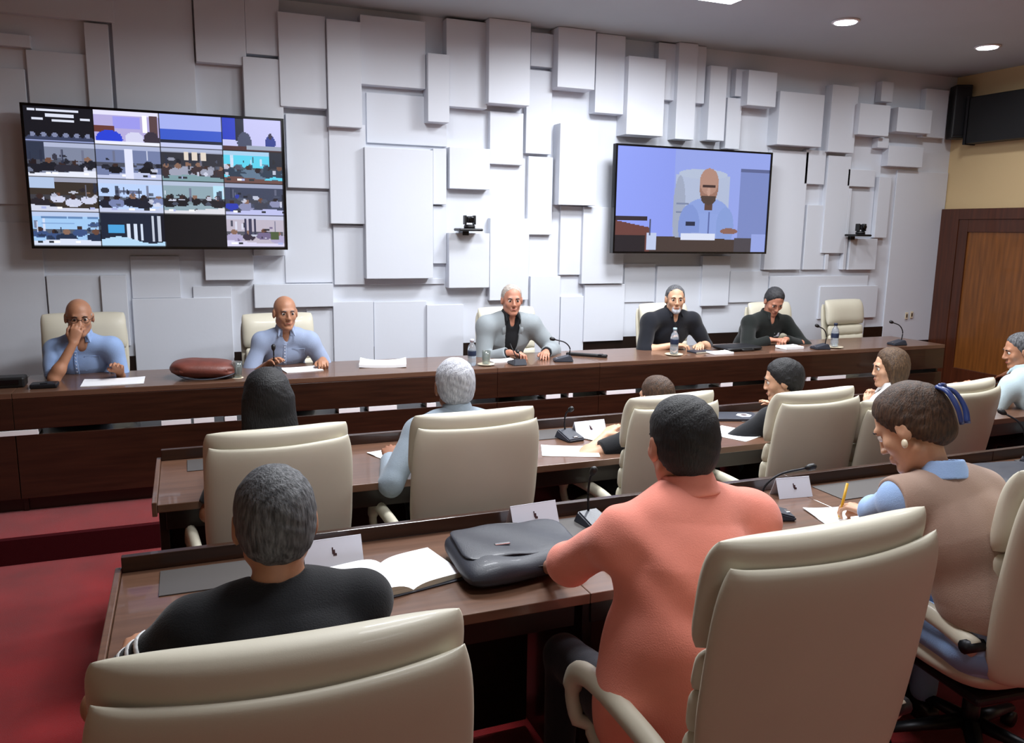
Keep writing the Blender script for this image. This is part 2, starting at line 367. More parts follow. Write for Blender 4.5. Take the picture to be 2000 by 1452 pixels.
def make_left_screen():
    W, H = 224, 128; tw, th = 56, 32; big = np.zeros((H, W, 3))
    B = ['1c1e28', 'e8ecff', '2c3a8c', '5a6aa8', '20242c']
    T = []
    a = Pic(tw, th, '15161e')
    for k, (x0, x1, y) in enumerate(((.06, .16, .05), (.18, .78, .05), (.3, .72, .2), (.1, .26, .3), (.4, .72, .33), (.8, .95, .28))): a.rect(x0, y, x1, y+.07, 'dfe4f4')
    for k in range(6): a.person(.1+.16*k, .78, .07, '8088a8', '3c4460')
    a.rect(0, .93, 1, 1, '9aa6d8'); T.append(a.a)
    a = Pic(tw, th, 'b7aee0'); a.rect(.0, .0, 1, .12, 'e8e6ff'); a.rect(.28, .15, .7, .5, '9e9cf0'); a.rect(.74, .1, .8, .6, 'ffffff'); a.rect(.84, .1, .97, .8, '5a4448'); a.rect(0, .45, .3, .62, '6a3c38')
    a.ell(.22, .82, .2, .26, '2c44d8'); a.ell(.6, .78, .14, .2, 'd8d8f4'); a.ell(.86, .8, .12, .25, '3a3240'); a.rect(0, .88, 1, 1, 'eef0ff'); T.append(a.a)
    a = Pic(tw, th, '8a92f0'); a.put(a.y < .45, 'a9b4f4'); a.rect(0, .45, 1, .8, '3c5ccc'); a.rect(0, .74, .98, .83, '20283c'); a.rect(0, .83, 1, 1, 'c8cff4'); T.append(a.a)
    a = Pic(tw, th, 'c8c8f6'); a.rect(0, 0, .22, .65, '2a40c4'); a.rect(.22, 0, .36, .7, '1c2238'); a.ell(.36, .75, .12, .35, '454c68'); a.ell(.8, .7, .09, .22, '24388c'); a.ell(.8, .5, .035, .09, '2a2440'); a.rect(0, .85, 1, 1, '4a2c30'); a.rect(.4, .8, 1, .95, '9aa4b8'); T.append(a.a)
    T.append(meeting(tw, th, '8088a0', 'e9edfb', 1, 5, ['1c1e28', '2c2c38'], (0, 0, .25, .5, '30384c')))
    a = meeting(tw, th, '7480a8', 'c4ccec', 2, 2, ['14161e']); q = Pic(tw, th, '000000'); q.a = a; q.rect(.42, .1, .55, 1, 'e4e8ff'); T.append(q.a)
    q = Pic(tw, th, '30303c'); q.a = meeting(tw, th, '30323c', '80a0a8', 3, 6, ['1c1e28', 'a0a4b8', '3c3034']); 
    for k in range(3): q.rect(.35+.14*k, .1, .43+.14*k, .35, 'e4d8cc')
    q.rect(0, 0, 1, .1, 'b0bad8'); T.append(q.a)
    q = Pic(tw, th, '30a0d0'); q.a = meeting(tw, th, '5cd4f0', '6c4c48', 4, 6, ['2c3c50', '607890'], (.76, 0, 1, .6, '1c2434')); T.append(q.a)
    q = Pic(tw, th, '2c2828'); q.a = meeting(tw, th, '3a322c', 'd4d8ec', 5, 4, ['d0d4ec', '28242c'], (0, 0, .35, .3, 'b4c8e8')); T.append(q.a)
    q = Pic(tw, th, 'c0d4fa'); q.a = meeting(tw, th, 'bcd4fc', 'c8d0ec', 6, 5, ['1c2030', '7884b0'], (.25, .3, .66, .42, '606880')); T.append(q.a)
    q = Pic(tw, th, 'a0b8c8'); q.a = meeting(tw, th, '90a8b4', 'e0e0e8', 7, 5, ['1a1a20', '202028'], (.8, .1, 1, .6, 'b8e4f8')); T.append(q.a)
    q = Pic(tw, th, '30364c'); q.a = meeting(tw, th, '3c445c', 'c0c4f0', 8, 4, ['2c3cb4', '3c4050', '8c90b4']); T.append(q.a)
    q = Pic(tw, th, '9cc4f4'); q.a = meeting(tw, th, 'a4ccf6', 'dce4f8', 9, 5, ['24324c', '3c5484'])
    q.rect(.12, .14, .5, .2, '6488b8'); q.rect(.52, .14, .74, .2, '6488b8'); q.rect(.8, .14, .96, .2, '6488b8'); q.rect(.12, .3, .6, .34, '84a8d8'); T.append(q.a)
    q = Pic(tw, th, '0c1020'); q.rect(0, 0, .9, 1, '1a2438'); q.rect(.1, .35, .35, .6, '4ca4e0'); 
    for k in range(3): q.rect(.4+.1*k, .3, .45+.1*k, .8, 'd8e4f8')
    for k in range(2): q.rect(.78+.1*k, .05, .83+.1*k, .85, 'c4ccdc')
    q.put(q.y > .8-.1*np.sin(q.x*6), 'b8dcf8'); T.append(q.a)
    q = Pic(tw, th, '07080c'); T.append(q.a)
    q = Pic(tw, th, 'c8c4e8'); q.a = meeting(tw, th, 'c0b8c8', 'dcd8f4', 11, 4, ['74688c', 'b0a8cc', '342c3c'])
    for k in range(3): q.rect(.3+.08*k, .1, .34+.08*k, .6, '3a3a54')
    q.rect(.75, .5, .9, .75, '4c5c3c'); T.append(q.a)
    for k, t in enumerate(T):
        r_, c_ = divmod(k, 4); t = t.copy(); t[:, -1] *= .35; t[-1, :] *= .45
        big[r_*th:(r_+1)*th, c_*tw:(c_+1)*tw] = t
    return big
def make_right_screen():
    p = Pic(210, 120, '8c9cf0'); p.a = p.a*(1.06-.12*p.x[..., None])
    p.rect(.36, 0, 1, 1, '98a8ee'); p.rect(.8, .16, 1, .19, '5c6694'); p.rect(.8, .19, 1, .86, '7c8cc8')
    p.rect(.37, .24, .73, .95, 'b4c0dc'); p.ell(.4, .6, .04, .35, 'a2acc4'); p.ell(.55, .23, .16, .05, 'b8c4dc')
    p.rect(.38, .52, .46, .535, '7c88a8'); p.rect(.38, .6, .46, .615, '7c88a8')
    p.ell(.585, .66, .165, .2, '8ea4e2'); p.rect(.44, .62, .75, .9, '90a6e4'); p.ell(.47, .75, .07, .22, '8298d8'); p.ell(.71, .75, .06, .2, '88a0dc')
    p.rect(.565, .5, .62, .58, '5a4038'); p.ell(.59, .36, .062, .165, '9c7464'); p.ell(.59, .3, .062, .13, 'b48c7c'); p.rect(.548, .33, .632, .36, '3c2824'); p.ell(.59, .4, .012, .04, 'c49c8c')
    p.put((((p.x-.59)/.05)**2+((p.y-.46)/.07)**2 < 1) & (p.y > .44), '4c3c34')
    p.put((abs(p.x-.6) < .003) & (p.y > .6) & (p.y < .85), '5c6ca8')
    p.put((p.y > .7) & (p.y < .74) & (abs(p.x-.48) < .03), '202844')
    p.ell(.52, .84, .08, .03, '9cace0'); p.ell(.74, .79, .06, .03, '8c6458')
    p.put(p.y > .86+.05*(p.x-.5), '443630'); p.rect(.42, .82, .65, .88, 'dfe6fa'); p.rect(.78, .86, .9, 1, '48444c')
    p.put((p.x < .22) & (p.y > .7+.3*p.x), '6a3c34'); p.rect(0, .66, .2, .7, '2c2028'); p.put((p.x < .19) & (p.y > .84), '1c1418'); p.rect(.2, .82, .26, .98, 'c4d0f0'); p.rect(.212, .68, .222, .84, '4a5070')
    p.rect(.9, .82, 1, 1, '98a8e8')
    p.a[:, :, 2] = np.minimum(1, p.a[:, :, 2]*1.0)
    return p.a
def tv(x0, x1, z0, z1, y, label, img, strength):
    t = empty('wall_screen', (x0, y, z0), 0, label, 'screen')
    W, H = x1-x0, z1-z0; b = 0.018
    bm = bmesh.new()
    for lo, hi in (((0, -0.012, 0), (W, 0.05, b)), ((0, -0.012, H-b), (W, 0.05, H)), ((0, -0.012, b), (b, 0.05, H-b)), ((W-b, -0.012, b), (W, 0.05, H-b))): bm_box(bm, lo, hi)
    from_bm('bezel', bm, M['blackgloss'], t)
    box('back_shell', (b, 0.004, b), (W-b, 0.05, H-b), M['black'], t)
    g = raster('display', img, W-2*b, H-2*b, t, strength); g.location = (b, 0, b)
    box('wall_mount', (W*.3, 0.05, H*.3), (W*.7, WY-y-0.001, H*.7), M['darkmetal'], t)
    return t

_a = atY(38, 200, 6.86); _b = atY(562, 488, 6.86)
tv(_a[0]+.0, _b[0], _b[2], _a[2], 6.86, 'large wall screen on the left showing a grid of sixteen video call pictures', make_left_screen(), 1.0)
_a = atY(1203, 280, 6.84); _b = atY(1495, 496, 6.84)
tv(_a[0], _b[0], _b[2], _a[2], 6.84, 'wall screen on the right showing one seated man in a blue shirt', make_right_screen(), 0.95)

def ptz(px, py, Y, label):
    p = atY(px, py, Y)
    t = empty('conference_camera', (p[0], Y, p[2]), 0, label, 'camera', 'wall cameras')
    box('shelf', (-0.11, -0.06, -0.012), (0.11, 0.12, 0.012), M['black'], t, bev=0.01)
    box('wall_bracket', (-0.03, 0.1, -0.05), (0.03, WY-Y-0.001, 0.01), M['black'], t, bev=0.004)
    lathe('base', [(0.05, 0.012), (0.05, 0.035), (0.04, 0.045)], M['black'], t)
    box('side_arm', (-0.052, -0.03, 0.045), (-0.034, 0.03, 0.125), M['black'], t, bev=.006); box('side_arm', (0.034, -0.03, 0.045), (0.052, 0.03, 0.125), M['black'], t, bev=.006)
    box('head', (-0.033, -0.045, 0.06), (0.033, 0.04, 0.118), M['darkmetal'], t, bev=0.014)
    lathe('lens', [(0.024, 0), (0.024, 0.018), (0.017, 0.02)], M['blackgloss'], t, n=18, loc=(0, -0.044, 0.09), rot=(R(90), 0, 0))
ptz(917, 449, 6.88, 'black conference camera on a small shelf between the two screens')
ptz(1680, 460, 6.9, 'black conference camera on a small shelf right of the right screen')
# ------------------------------------------------------------------ executive chairs
def make_chair(label):
    c = empty('conference_chair', (0, 0, 0), 0, label, 'chair', 'cream conference chairs')
    Wd = 0.58
    def yb(z): return -0.235-0.13*max(0, (z-0.45))**1.2      # recline line of the back
    def dshell(x, y, z, u, v):
        zz = 0.77+z
        wid = 1.0-0.10*max(0, -v)**1.5
        x = x*wid
        zz += 0.028*abs(u)**8*(v > 0.5)*((v-.5)*2) - 0.01*(1-u*u)*(v > .6)
        return x, yb(zz)-0.030+y-0.045*(1-u*u), zz
    cushion('backrest_shell', Wd, 0.66, 0.05, M['cream'], c, 26, 26, p=6, corner=0.08, deform=dshell)
    def dhead(x, y, z, u, v):
        zz = 1.012+z
        return x, yb(zz)+0.035+y-0.03*(1-u*u)-0.02*max(0, v)**2, zz
    cushion('headrest', Wd-0.015, 0.28, 0.135, M['cream'], c, 24, 18, p=1.7, corner=0.05, deform=dhead)
    for k, (z0, hh) in enumerate(((0.815, 0.115), (0.71, 0.12), (0.59, 0.145))):
        def dr(x, y, z, u, v, z0=z0):
            zz = z0+z
            return x, yb(zz)+0.035+y-0.03*(1-u*u)+0.004*math.sin(14*u+k*2)*(v), zz
        cushion('back_cushion', Wd-0.05, hh, 0.10, M['cream'], c, 18, 10, p=1.6, corner=0.06, deform=dr)
    def dseat(x, y, z, u, v):
        return x, 0.0+z, 0.425+y+0.02*v*v-0.03*max(0, v)**3
    cushion('seat', 0.54, 0.54, 0.13, M['cream'], c, 18, 18, p=2.2, corner=0.1, deform=dseat)
    box('seat_pan', (-0.22, -0.22, 0.335), (0.22, 0.2, 0.365), M['darkmetal'], c, bev=0.01)
    path = spline([(0, -0.26, 0.575), (0, -0.12, 0.60), (0, 0.08, 0.61), (0, 0.19, 0.595), (0, 0.235, 0.545), (0, 0.225, 0.475), (0, 0.16, 0.41), (0, 0.05, 0.385)], 5)
    for s in (-1, 1):
        pts = [(s*(0.305 - (0.03 if i > len(path)*.75 else 0)), p.y, p.z) for i, p in enumerate(path)]
        rads = [0.033 if i < len(path)*.6 else 0.026 for i in range(len(path))]
        a = tube('armrest', pts, rads, M['cream'], c, n=12, flat=0.72, up=(1, 0, 0))
        tube('arm_bolt', [(s*0.27, -0.25, 0.578), (s*0.338, -0.25, 0.578)], 0.022, M['darkmetal'], a, n=10)
    lathe('gas_column', [(0.03, 0.09), (0.03, 0.22), (0.022, 0.22), (0.022, 0.335)], M['darkmetal'], c)
    leg = None
    for k in range(5):
        an = 2*PI*k/5+.3
        pts = [(0.03*math.cos(an), 0.03*math.sin(an), 0.12), (0.30*math.cos(an), 0.30*math.sin(an), 0.075)]
        l = tube('base_leg', pts, [0.032, 0.02], M['darkmetal'], c, n=8, flat=.7)
        tube('caster', [(0.3*math.cos(an)-.018*math.sin(an), 0.3*math.sin(an)+.018*math.cos(an), 0.029), (0.3*math.cos(an)+.018*math.sin(an), 0.3*math.sin(an)-.018*math.cos(an), 0.029)], 0.029, M['black'], l, n=12)
    return c
chair0 = make_chair('x'); used0 = [False]
def place_chair(x, y, z, yaw, label, s=1.0, sz=None):
    o = chair0 if not used0[0] else copy_tree(chair0)
    used0[0] = True
    o.location = (x, y, z); o.rotation_euler = (0, 0, R(yaw)); o['label'] = label; o.scale = (s, min(s, 1.05), sz or s)
    return o
# back top sits about 0.34 behind the chair's centre
def chair_at(px, py, z, floor, yaw, label, s=1.0, h=None):
    """px,py = top middle of the chair back, z its height in the room"""
    p = atZ(px, py, z); sz = (z-floor)/1.16
    d = 0.335*min(s, 1.05)
    return place_chair(p[0]+d*math.sin(-R(yaw)), p[1]+d*math.cos(R(yaw)), floor, yaw, label, s, sz)
chair_at(566, 1238, 1.25, 0, -2, 'cream leather chair behind the grey-haired person in the black polo, nearest to the camera', 1.10)
chair_at(1640, 1018, 1.24, 0, 2, 'cream leather chair behind the person in the coral shirt', 1.20)
chair_at(2150, 905, 1.22, 0, -6, 'cream leather chair cut by the right edge of the picture', 1.04)
chair_at(547, 832, 1.15, 0, 5, 'second-row cream chair behind the long black hair', 0.98)
chair_at(935, 799, 1.15, 0, 3, 'second-row cream chair behind the white-haired person', 1.02)
chair_at(1322, 767, 1.12, 0, 6, 'second-row cream chair half hidden by the head of the person in coral', 0.98)
chair_at(1604, 758, 1.13, 0, 5, 'second-row cream chair behind the black hair with a grey clip', 1.02)
chair_at(1748, 772, 1.05, 0, 12, 'second-row cream chair mostly hidden behind the person in the beige vest', 0.95)
chair_at(1902, 742, 1.07, 0, 10, 'second-row cream chair furthest to the right by the person in pale aqua', 1.06)
def pres_chair(px, py, yaw, label, Y=6.66, s=0.98):
    p = atY(px, py, Y); sz = (p[2]-ST)/1.16
    yw = 180+yaw
    return place_chair(p[0]-0.335*s*math.sin(R(yw)), Y+0.335*s*math.cos(R(yw)), ST, yw, label, s, sz)
pres_chair(163, 608, 4, 'cream leather chair of the person holding his hand to his mouth')
pres_chair(540, 609, 4, 'cream leather chair of the bald person in the pale blue shirt')
pres_chair(985, 597, 4, 'cream leather chair of the white-haired person in the grey jacket')
pres_chair(1290, 590, 4, 'cream leather chair of the person with the white goatee')
pres_chair(1497, 588, 4, 'cream leather chair of the person in the dark jacket looking down')
pres_chair(1642, 583, 6, 'empty cream leather chair at the far end of the head desk')

# ------------------------------------------------------------------ long head desk
HD = 0.90; HY = 5.48; HYB = 6.12
d = empty('head_desk', (1.8, HY, ST), 0, 'long dark wooden head desk on the low platform in front of the white wall', 'desk')
def hb(name, lo, hi, m_, par=None, bev=0.003):
    return box(name, (lo[0]-1.8, lo[1]-HY, lo[2]-ST), (hi[0]-1.8, hi[1]-HY, hi[2]-ST), m_, par or d, bev=bev)
cuts = [-3.2, -1.0, 0.55, 2.1, 2.95, 4.6, 6.62]
for a, b in zip(cuts[:-1], cuts[1:]):
    hb('desk_top', (a+.001, HY, HD-0.035), (b-.001, HYB, HD), M['wood_top'])
    hb('fascia_board', (a+.001, HY-0.0, HD-0.225), (b-.001, HY+0.03, HD-0.0355), M['wood'])
    hb('front_panel', (a+.002, HY+0.005, ST+0.09), (b-.002, HY+0.035, HD-0.262), M['wood'])
hb('plinth', (-3.2, HY+0.06, ST), (6.60, HY+0.09, ST+0.12), M['wood_dark'])
hb('under_shelf', (-3.2, HY+0.05, HD-0.285), (6.58, HYB-0.22, HD-0.266), M['wood_dark'])
for x in cuts: hb('support_panel', (min(x, 6.58)+.004, HY+0.047, ST), (min(x, 6.58)+0.032, HYB-0.02, HD-0.036), M['wood_dark'])
# ------------------------------------------------------------------ conference tables
def conf_table(name_label, x0, x1, yf, yb_, z, divs, panel_y):
    t = empty('conference_table', (x0, yf, 0), 0, name_label, 'table')
    def b(n, lo, hi, m_, bev=0.003, par=None): return box(n, (lo[0]-x0, lo[1]-yf, lo[2]), (hi[0]-x0, hi[1]-yf, hi[2]), m_, par or t, bev=bev)
    for a, c in zip(divs[:-1], divs[1:]):
        b('table_top', (a+.001, yf, z-0.035), (c-.001, yb_, z), M['wood_top'])
        b('back_ledge', (a+.0015, yb_-0.03, z+0.0005), (c-.0015, yb_, z+0.055), M['wood'])
        b('modesty_panel', (a+.02, panel_y, 0.03), (c-.02, panel_y+0.02, z-0.036), M['wood_dark'])
        b('apron', (a+.03, yf+0.05, z-0.13), (c-.03, yf+0.07, z-0.0355), M['wood_dark'])
        b('cable_flap', (a+.12, yb_-0.26, z+0.0003), (a+.62, yb_-0.06, z+0.004), M['greypad'], .001)
        b('support_leg', (a+.003, yf+0.06, 0), (a+.04, yb_-.03, z-0.036), M['wood_dark'])
    b('support_leg', (x1-.04, yf+0.06, 0), (x1-.003, yb_-.03, z-0.036), M['wood_dark'])
    b('end_cap', (x0-0.02, yf, z-0.05), (x0, yb_, z+0.012), M['wood_top'])
    return t
T1Z = T2Z = 0.75
conf_table('long dark wooden table of the nearest row, with notebook and black bag on it', -0.25, 5.2, 2.165, 2.87, T1Z, [-0.25, 1.16, 2.52, 3.86, 5.2], 2.62)
conf_table('long dark wooden table of the second row, in front of the head desk', -0.16, 6.2, 3.53, 4.25, T2Z, [-0.16, 1.45, 3.04, 4.62, 6.2], 4.0)

# ------------------------------------------------------------------ things on the desks
def mic(x, y, z, yaw, label, lean=0.12, h=0.27, s=1.0, dark=True):
    t = empty('desk_microphone', (x, y, z), R(yaw), label, 'microphone'); t.scale = (s, s, s)
    prof = [(-0.055, -0.06, 0), (0.055, -0.06, 0)]
    bm = bmesh.new()
    vs = bm_box(bm, (-0.055, -0.075, 0.0), (0.055, 0.075, 0.05))
    for v in bm.verts:
        if v.co.z > 0.04 and v.co.y < 0: v.co.z = 0.018
        if v.co.z > 0.03 and v.co.y > 0: v.co.x *= .85; v.co.y -= .02
    bmesh.ops.bevel(bm, geom=bm.edges[:], offset=0.006, segments=2, affect='EDGES')
    b = from_bm('base', bm, M['blackleather'] if dark else M['greypad'], t)
    box('button', (-0.015, -0.062, 0.0215), (0.015, -0.045, 0.0275), M['chrome'], b, bev=0.002)
    pts = spline([(0.0, 0.045, 0.045), (0.0, 0.05, 0.045+h*.45), (0.0, 0.05-lean*.35, 0.045+h*.8), (0.0, 0.05-lean, 0.045+h*.97)], 6)
    tube('gooseneck', pts, 0.0048, M['darkmetal'], t, n=8)
    e = pts[-1]; dr_ = (pts[-1]-pts[-3]).normalized()
    tube('microphone_head', [e-dr_*.004, e+dr_*.004, e+dr_*.012, e+dr_*.032, e+dr_*.042], [.006, .011, .0145, .0145, .006], M['black'], t, n=12)
    return t
def bottle(x, y, z, label, s=1.0, cap='blue_cap'):
    t = empty('water_bottle', (x, y, z), 0, label, 'bottle'); t.scale = (s, s, s)
    lathe('bottle_body', [(0.028, 0.001), (0.032, 0.006), (0.032, 0.05), (0.030, 0.055), (0.032, 0.06), (0.032, 0.125), (0.026, 0.15), (0.013, 0.172), (0.013, 0.18)], M['bottle'], t)
    lathe('label_band', [(0.0326, 0.075), (0.0328, 0.076), (0.0328, 0.112), (0.0326, 0.113)], M['bottle_label'], t)
    lathe('cap', [(0.0155, 0.18), (0.0155, 0.198), (0.014, 0.2)], M[cap], t)
    return t
def saucer(x, y, z, label, r_=0.06):
    o = lathe('saucer', [(r_*.5, 0.0), (r_*.6, 0.003), (r_, 0.009), (r_, 0.012), (r_*.6, 0.007), (r_*.2, 0.006)], M['saucer'], loc=(x, y, z), n=28)
    return tag(o, label, 'saucer')
def sheet(x, y, z, yaw, w_, h_, label, n=1, m_='paper', curl=0.004):
    """paper lying flat: n>1 for a stack"""
    th = 0.0015*n
    nx, ny = 8, 8; V, F = [], []
    for lv in (0, 1):
        for i in range(nx+1):
            for j in range(ny+1):
                u, v = i/nx-.5, j/ny-.5
                lift = curl*(2*abs(u))**3*(1 if v > 0 else .3)
                V.append((u*w_, v*h_, 0.0006+lift+lv*th))
    N = (nx+1)*(ny+1)
    for i in range(nx):
        for j in range(ny):
            a = i*(ny+1)+j; q = (a, a+ny+1, a+ny+2, a+1)
            F.append(q[::-1]); F.append(tuple(k+N for k in q))
    for i in range(nx):
        a = i*(ny+1); F.append((a, a+ny+1, a+ny+1+N, a+N)); a = i*(ny+1)+ny; F.append((a+ny+1, a, a+N, a+ny+1+N))
    for j in range(ny):
        a = j; F.append((a+1, a, a+N, a+1+N)); a = nx*(ny+1)+j; F.append((a, a+1, a+1+N, a+N))
    me = bpy.data.meshes.new('paper_sheet'); me.from_pydata(V, [], F); me.update()
    o = finish('paper_sheet', me, M[m_], None, False, (x, y, z), (0, 0, R(yaw)))
    return tag(o, label, 'paper')
def name_card(px, py, z, yaw, label, w_=0.2, h_=0.085):
    p = atZ(px, py, z); t = empty('name_card', (p[0], p[1], z), R(yaw), label, 'name card')
    bm = bmesh.new(); L = h_; dy = h_*.45
    for s in (-1, 1):
        q = [Vector((-w_/2, s*dy, 0.001)), Vector((w_/2, s*dy, 0.001)), Vector((w_/2, 0, h_)), Vector((-w_/2, 0, h_))]
        n_ = Vector((0, s*.9, .45)).normalized()*0.0014
        v = [bm.verts.new(a) for a in q]+[bm.verts.new(a-n_) for a in q]
        for f in ((0, 1, 2, 3), (7, 6, 5, 4), (0, 4, 5, 1), (1, 5, 6, 2), (2, 6, 7, 3), (3, 7, 4, 0)): bm.faces.new([v[k] for k in f])
    bmesh.ops.recalc_face_normals(bm, faces=bm.faces[:])
    from_bm('folded_card', bm, M['card'], t)
    # small printed emblem in the middle of the face towards the camera
    bm = bmesh.new(); cx_ = 0.0
    for (dx, hz, ww, hh) in ((0.0, .55, .010, .014), (0.004, .46, .012, .008), (-.003, .66, .004, .008)):
        zc = h_*hz; yc = -dy*(1-zc/h_)-0.0008
        vs = bm_box(bm, (cx_+dx-ww/2, -0.0012, -hh/2), (cx_+dx+ww/2, 0.0006, hh/2), 0, Matrix.Translation((0, yc, zc)) @ Matrix.Rotation(-math.atan2(dy, h_), 4, 'X'))
    from_bm('emblem', bm, M['print'], t)
    return t
# ---- nearest row
name_card(650, 1102, T1Z, 2, 'white folded name card beside the ear of the grey-haired person', .2, .095)
name_card(1040, 1028, T1Z, 4, 'white folded name card behind the black bag', .2, .095)
name_card(1545, 968, T1Z, -6, 'white folded name card next to the arm of the person in coral', .17, .085)
p = atZ(1150, 1018, T1Z); mic(p[0], p[1]-.05, T1Z, 8, 'gooseneck microphone between the black bag and the person in coral', lean=.02, h=.16)
p = atZ(1500, 1000, T1Z); mic(p[0]-.02, p[1]-.06, T1Z, 70, 'gooseneck microphone in front of the person in coral, head bent to the right', lean=.17, h=.17)
def notebook():
    t = empty('open_notebook', (0.6, 2.49, T1Z), R(12), 'open notebook with blank white pages beside the black bag', 'notebook')
    V, F = [], []
    def leafblock(sx):
        base = len(V); n = 12; W, D = 0.19, 0.25
        for lv in (0, 1):
            for i in range(n+1):
                u = i/n; zt = 0.022*(1-(1-u)**6)*(1-.25*u)+0.004
                for y in (-D/2, D/2): V.append((sx*u*W, y+(0.01*u), 0.0062 if lv == 0 else 0.006+zt*(1.25 if sx < 0 else .8)))
        N = 2*(n+1)
        for i in range(n):
            a = base+2*i; F.append((a+N, a+2+N, a+3+N, a+1+N)); F.append((a, a+1, a+3, a+2))
            F.append((a, a+2, a+2+N, a+N)); F.append((a+1, a+1+N, a+3+N, a+3))
        a = base+2*n; F.append((a, a+1, a+1+N, a+N))
    leafblock(-1); nl = len(F); leafblock(1)
    me = bpy.data.meshes.new('page_block'); me.from_pydata(V, [], F); me.update()
    me.materials.append(M['paper']); me.materials.append(M['pages'])
    for k, f in enumerate(me.polygons):
        f.material_index = 0 if f.normal.z > .5 or f.normal.z < -.5 else 1
    bm = bmesh.new(); bm.from_mesh(me); bmesh.ops.recalc_face_normals(bm, faces=bm.faces[:]); bm.to_mesh(me); bm.free()
    for f in me.polygons: f.material_index = 0 if abs(f.normal.z) > .3 else 1
    o = bpy.data.objects.new('page_block', me); COL.objects.link(o); o.parent = t
    box('cover', (-0.2, -0.13, 0.0008), (0.2, 0.135, 0.0058), M['blackleather'], t, bev=0.002)
    return t
notebook()
def laptop_bag():
    t = empty('laptop_bag', (1.02, 2.465, T1Z), R(-3), 'black leather document bag lying flat on the table left of the person in coral', 'bag')
    def db(x, y, z, u, v):
        return x, z*(1-.04*u)+0.02*math.sin(2*u), 0.046+y*(1.0 if y > 0 else .95)+0.004*math.sin(7*u+2*v)*(y > 0)
    cushion('bag_body', 0.46, 0.36, 0.085, M['blackleather'], t, 28, 24, p=4, corner=.08, deform=db, wob=.004)
    def df(x, y, z, u, v): return x, z+.02, 0.087+y+0.004*math.sin(6*u+3*v)
    cushion('flap', 0.42, 0.29, 0.014, M['blackleather'], t, 22, 18, p=5, corner=.1, deform=df)
    box('zip_pull', (-0.09, -0.045, 0.094), (-0.035, -0.032, 0.100), M['chrome'], t, bev=0.002)
    tube('handle', spline([(-0.1, 0.185, 0.06), (-0.08, 0.235, 0.05), (0.0, 0.25, 0.05), (0.08, 0.235, 0.05), (0.1, 0.185, 0.06)], 6), 0.009, M['black'], t, n=8)
    tube('seam', spline([(-0.2, -0.162, 0.056), (-0.1, -0.168, 0.058), (0.1, -0.168, 0.058), (0.2, -0.155, 0.056)], 5), 0.003, M['black'], t, n=6)
laptop_bag()
# small objects right of the person
p = atZ(1945, 895, T1Z+.05)
b2 = empty('flat_black_bag', (3.62, 2.55, T1Z), R(-8), 'flat dark bag on the table behind the shoulder of the person in the vest', 'bag')
cushion('bag_body', 0.42, 0.32, 0.06, M['blackleather'], b2, 18, 16, p=4, corner=.08, deform=lambda x, y, z, u, v: (x, z, 0.033+y), wob=.003)
tube('bag_handle', spline([(-.1, -.15, .03), (-.08, -.2, .02), (.08, -.2, .02), (.1, -.15, .03)], 5), .007, M['black'], b2)
hbag = empty('patterned_handbag', (3.35, 2.33, T1Z), R(10), 'small handbag with red and dark pattern and a round metal clasp by the right edge', 'handbag')
M['pattern'] = mat('patterned_fabric', '8a3a3a', .7, col2='2a1d3a', vscale=18)
cushion('handbag_body', 0.26, 0.16, 0.075, M['pattern'], hbag, 16, 12, p=2.5, corner=.1, deform=lambda x, y, z, u, v: (x, z, 0.04+y))
lathe('clasp', [(0.012, 0), (0.012, 0.006), (0.008, 0.01)], M['saucer'], hbag, loc=(-.1, -.085, .045), rot=(R(90), 0, 0))
p = atZ(1962, 880, T1Z); mic(3.95, 2.68, T1Z, 30, 'gooseneck microphone at the right edge behind the flat dark bag', lean=-.1, h=.22)
p = atZ(1622, 1012, T1Z); sheet(p[0]+.03, p[1]-.03, T1Z, -14, .2, .27, 'white sheet of paper under the hand holding the yellow pencil', 2)
# ---- second row
name_card(1150, 850, T2Z, 4, 'white folded name card on the second row table beside a dark microphone base', .2, .085)
p = atZ(1112, 858, T2Z); mic(p[0], p[1], T2Z, 10, 'dark microphone base beside the name card on the second row table', lean=.04, h=.12)
p = atZ(1113, 882, T2Z); sheet(p[0], p[1], T2Z, -22, .3, .21, 'white sheet of paper with a curved corner right of the white-haired person')
p = atZ(1178, 858, T2Z); sheet(p[0]+.04, p[1], T2Z, 30, .22, .29, 'white sheet of paper by the arm of the person in black short sleeves')
p = atZ(745, 888, T2Z); sheet(p[0]+.08, p[1], T2Z, 20, .25, .18, 'white sheet of paper by the elbow of the white-haired person')
p = atZ(1432, 848, T2Z); sheet(p[0], p[1], T2Z, 25, .24, .28, 'white sheet of paper right of the black-haired head of the person in coral')
p = atZ(1440, 818, T2Z)
ph = empty('sticker_folder', (p[0], p[1]+.02, T2Z), R(-20), 'dark folder with a small white rounded tag on the second row table', 'folder')
box('cover', (-.14, -.1, 0.0005), (.14, .1, .018), M['blackleather'], ph, bev=.004)
lathe('tag', [(.05, .0182), (.05, .021), (.044, .022)], M['card'], ph, n=6, smooth=False, loc=(.05, -.01, 0)); lathe('tag_print', [(.02, .0222), (.02, .0232), (.01, .0236)], M['print'], ph, n=12, loc=(.05, -.01, 0))
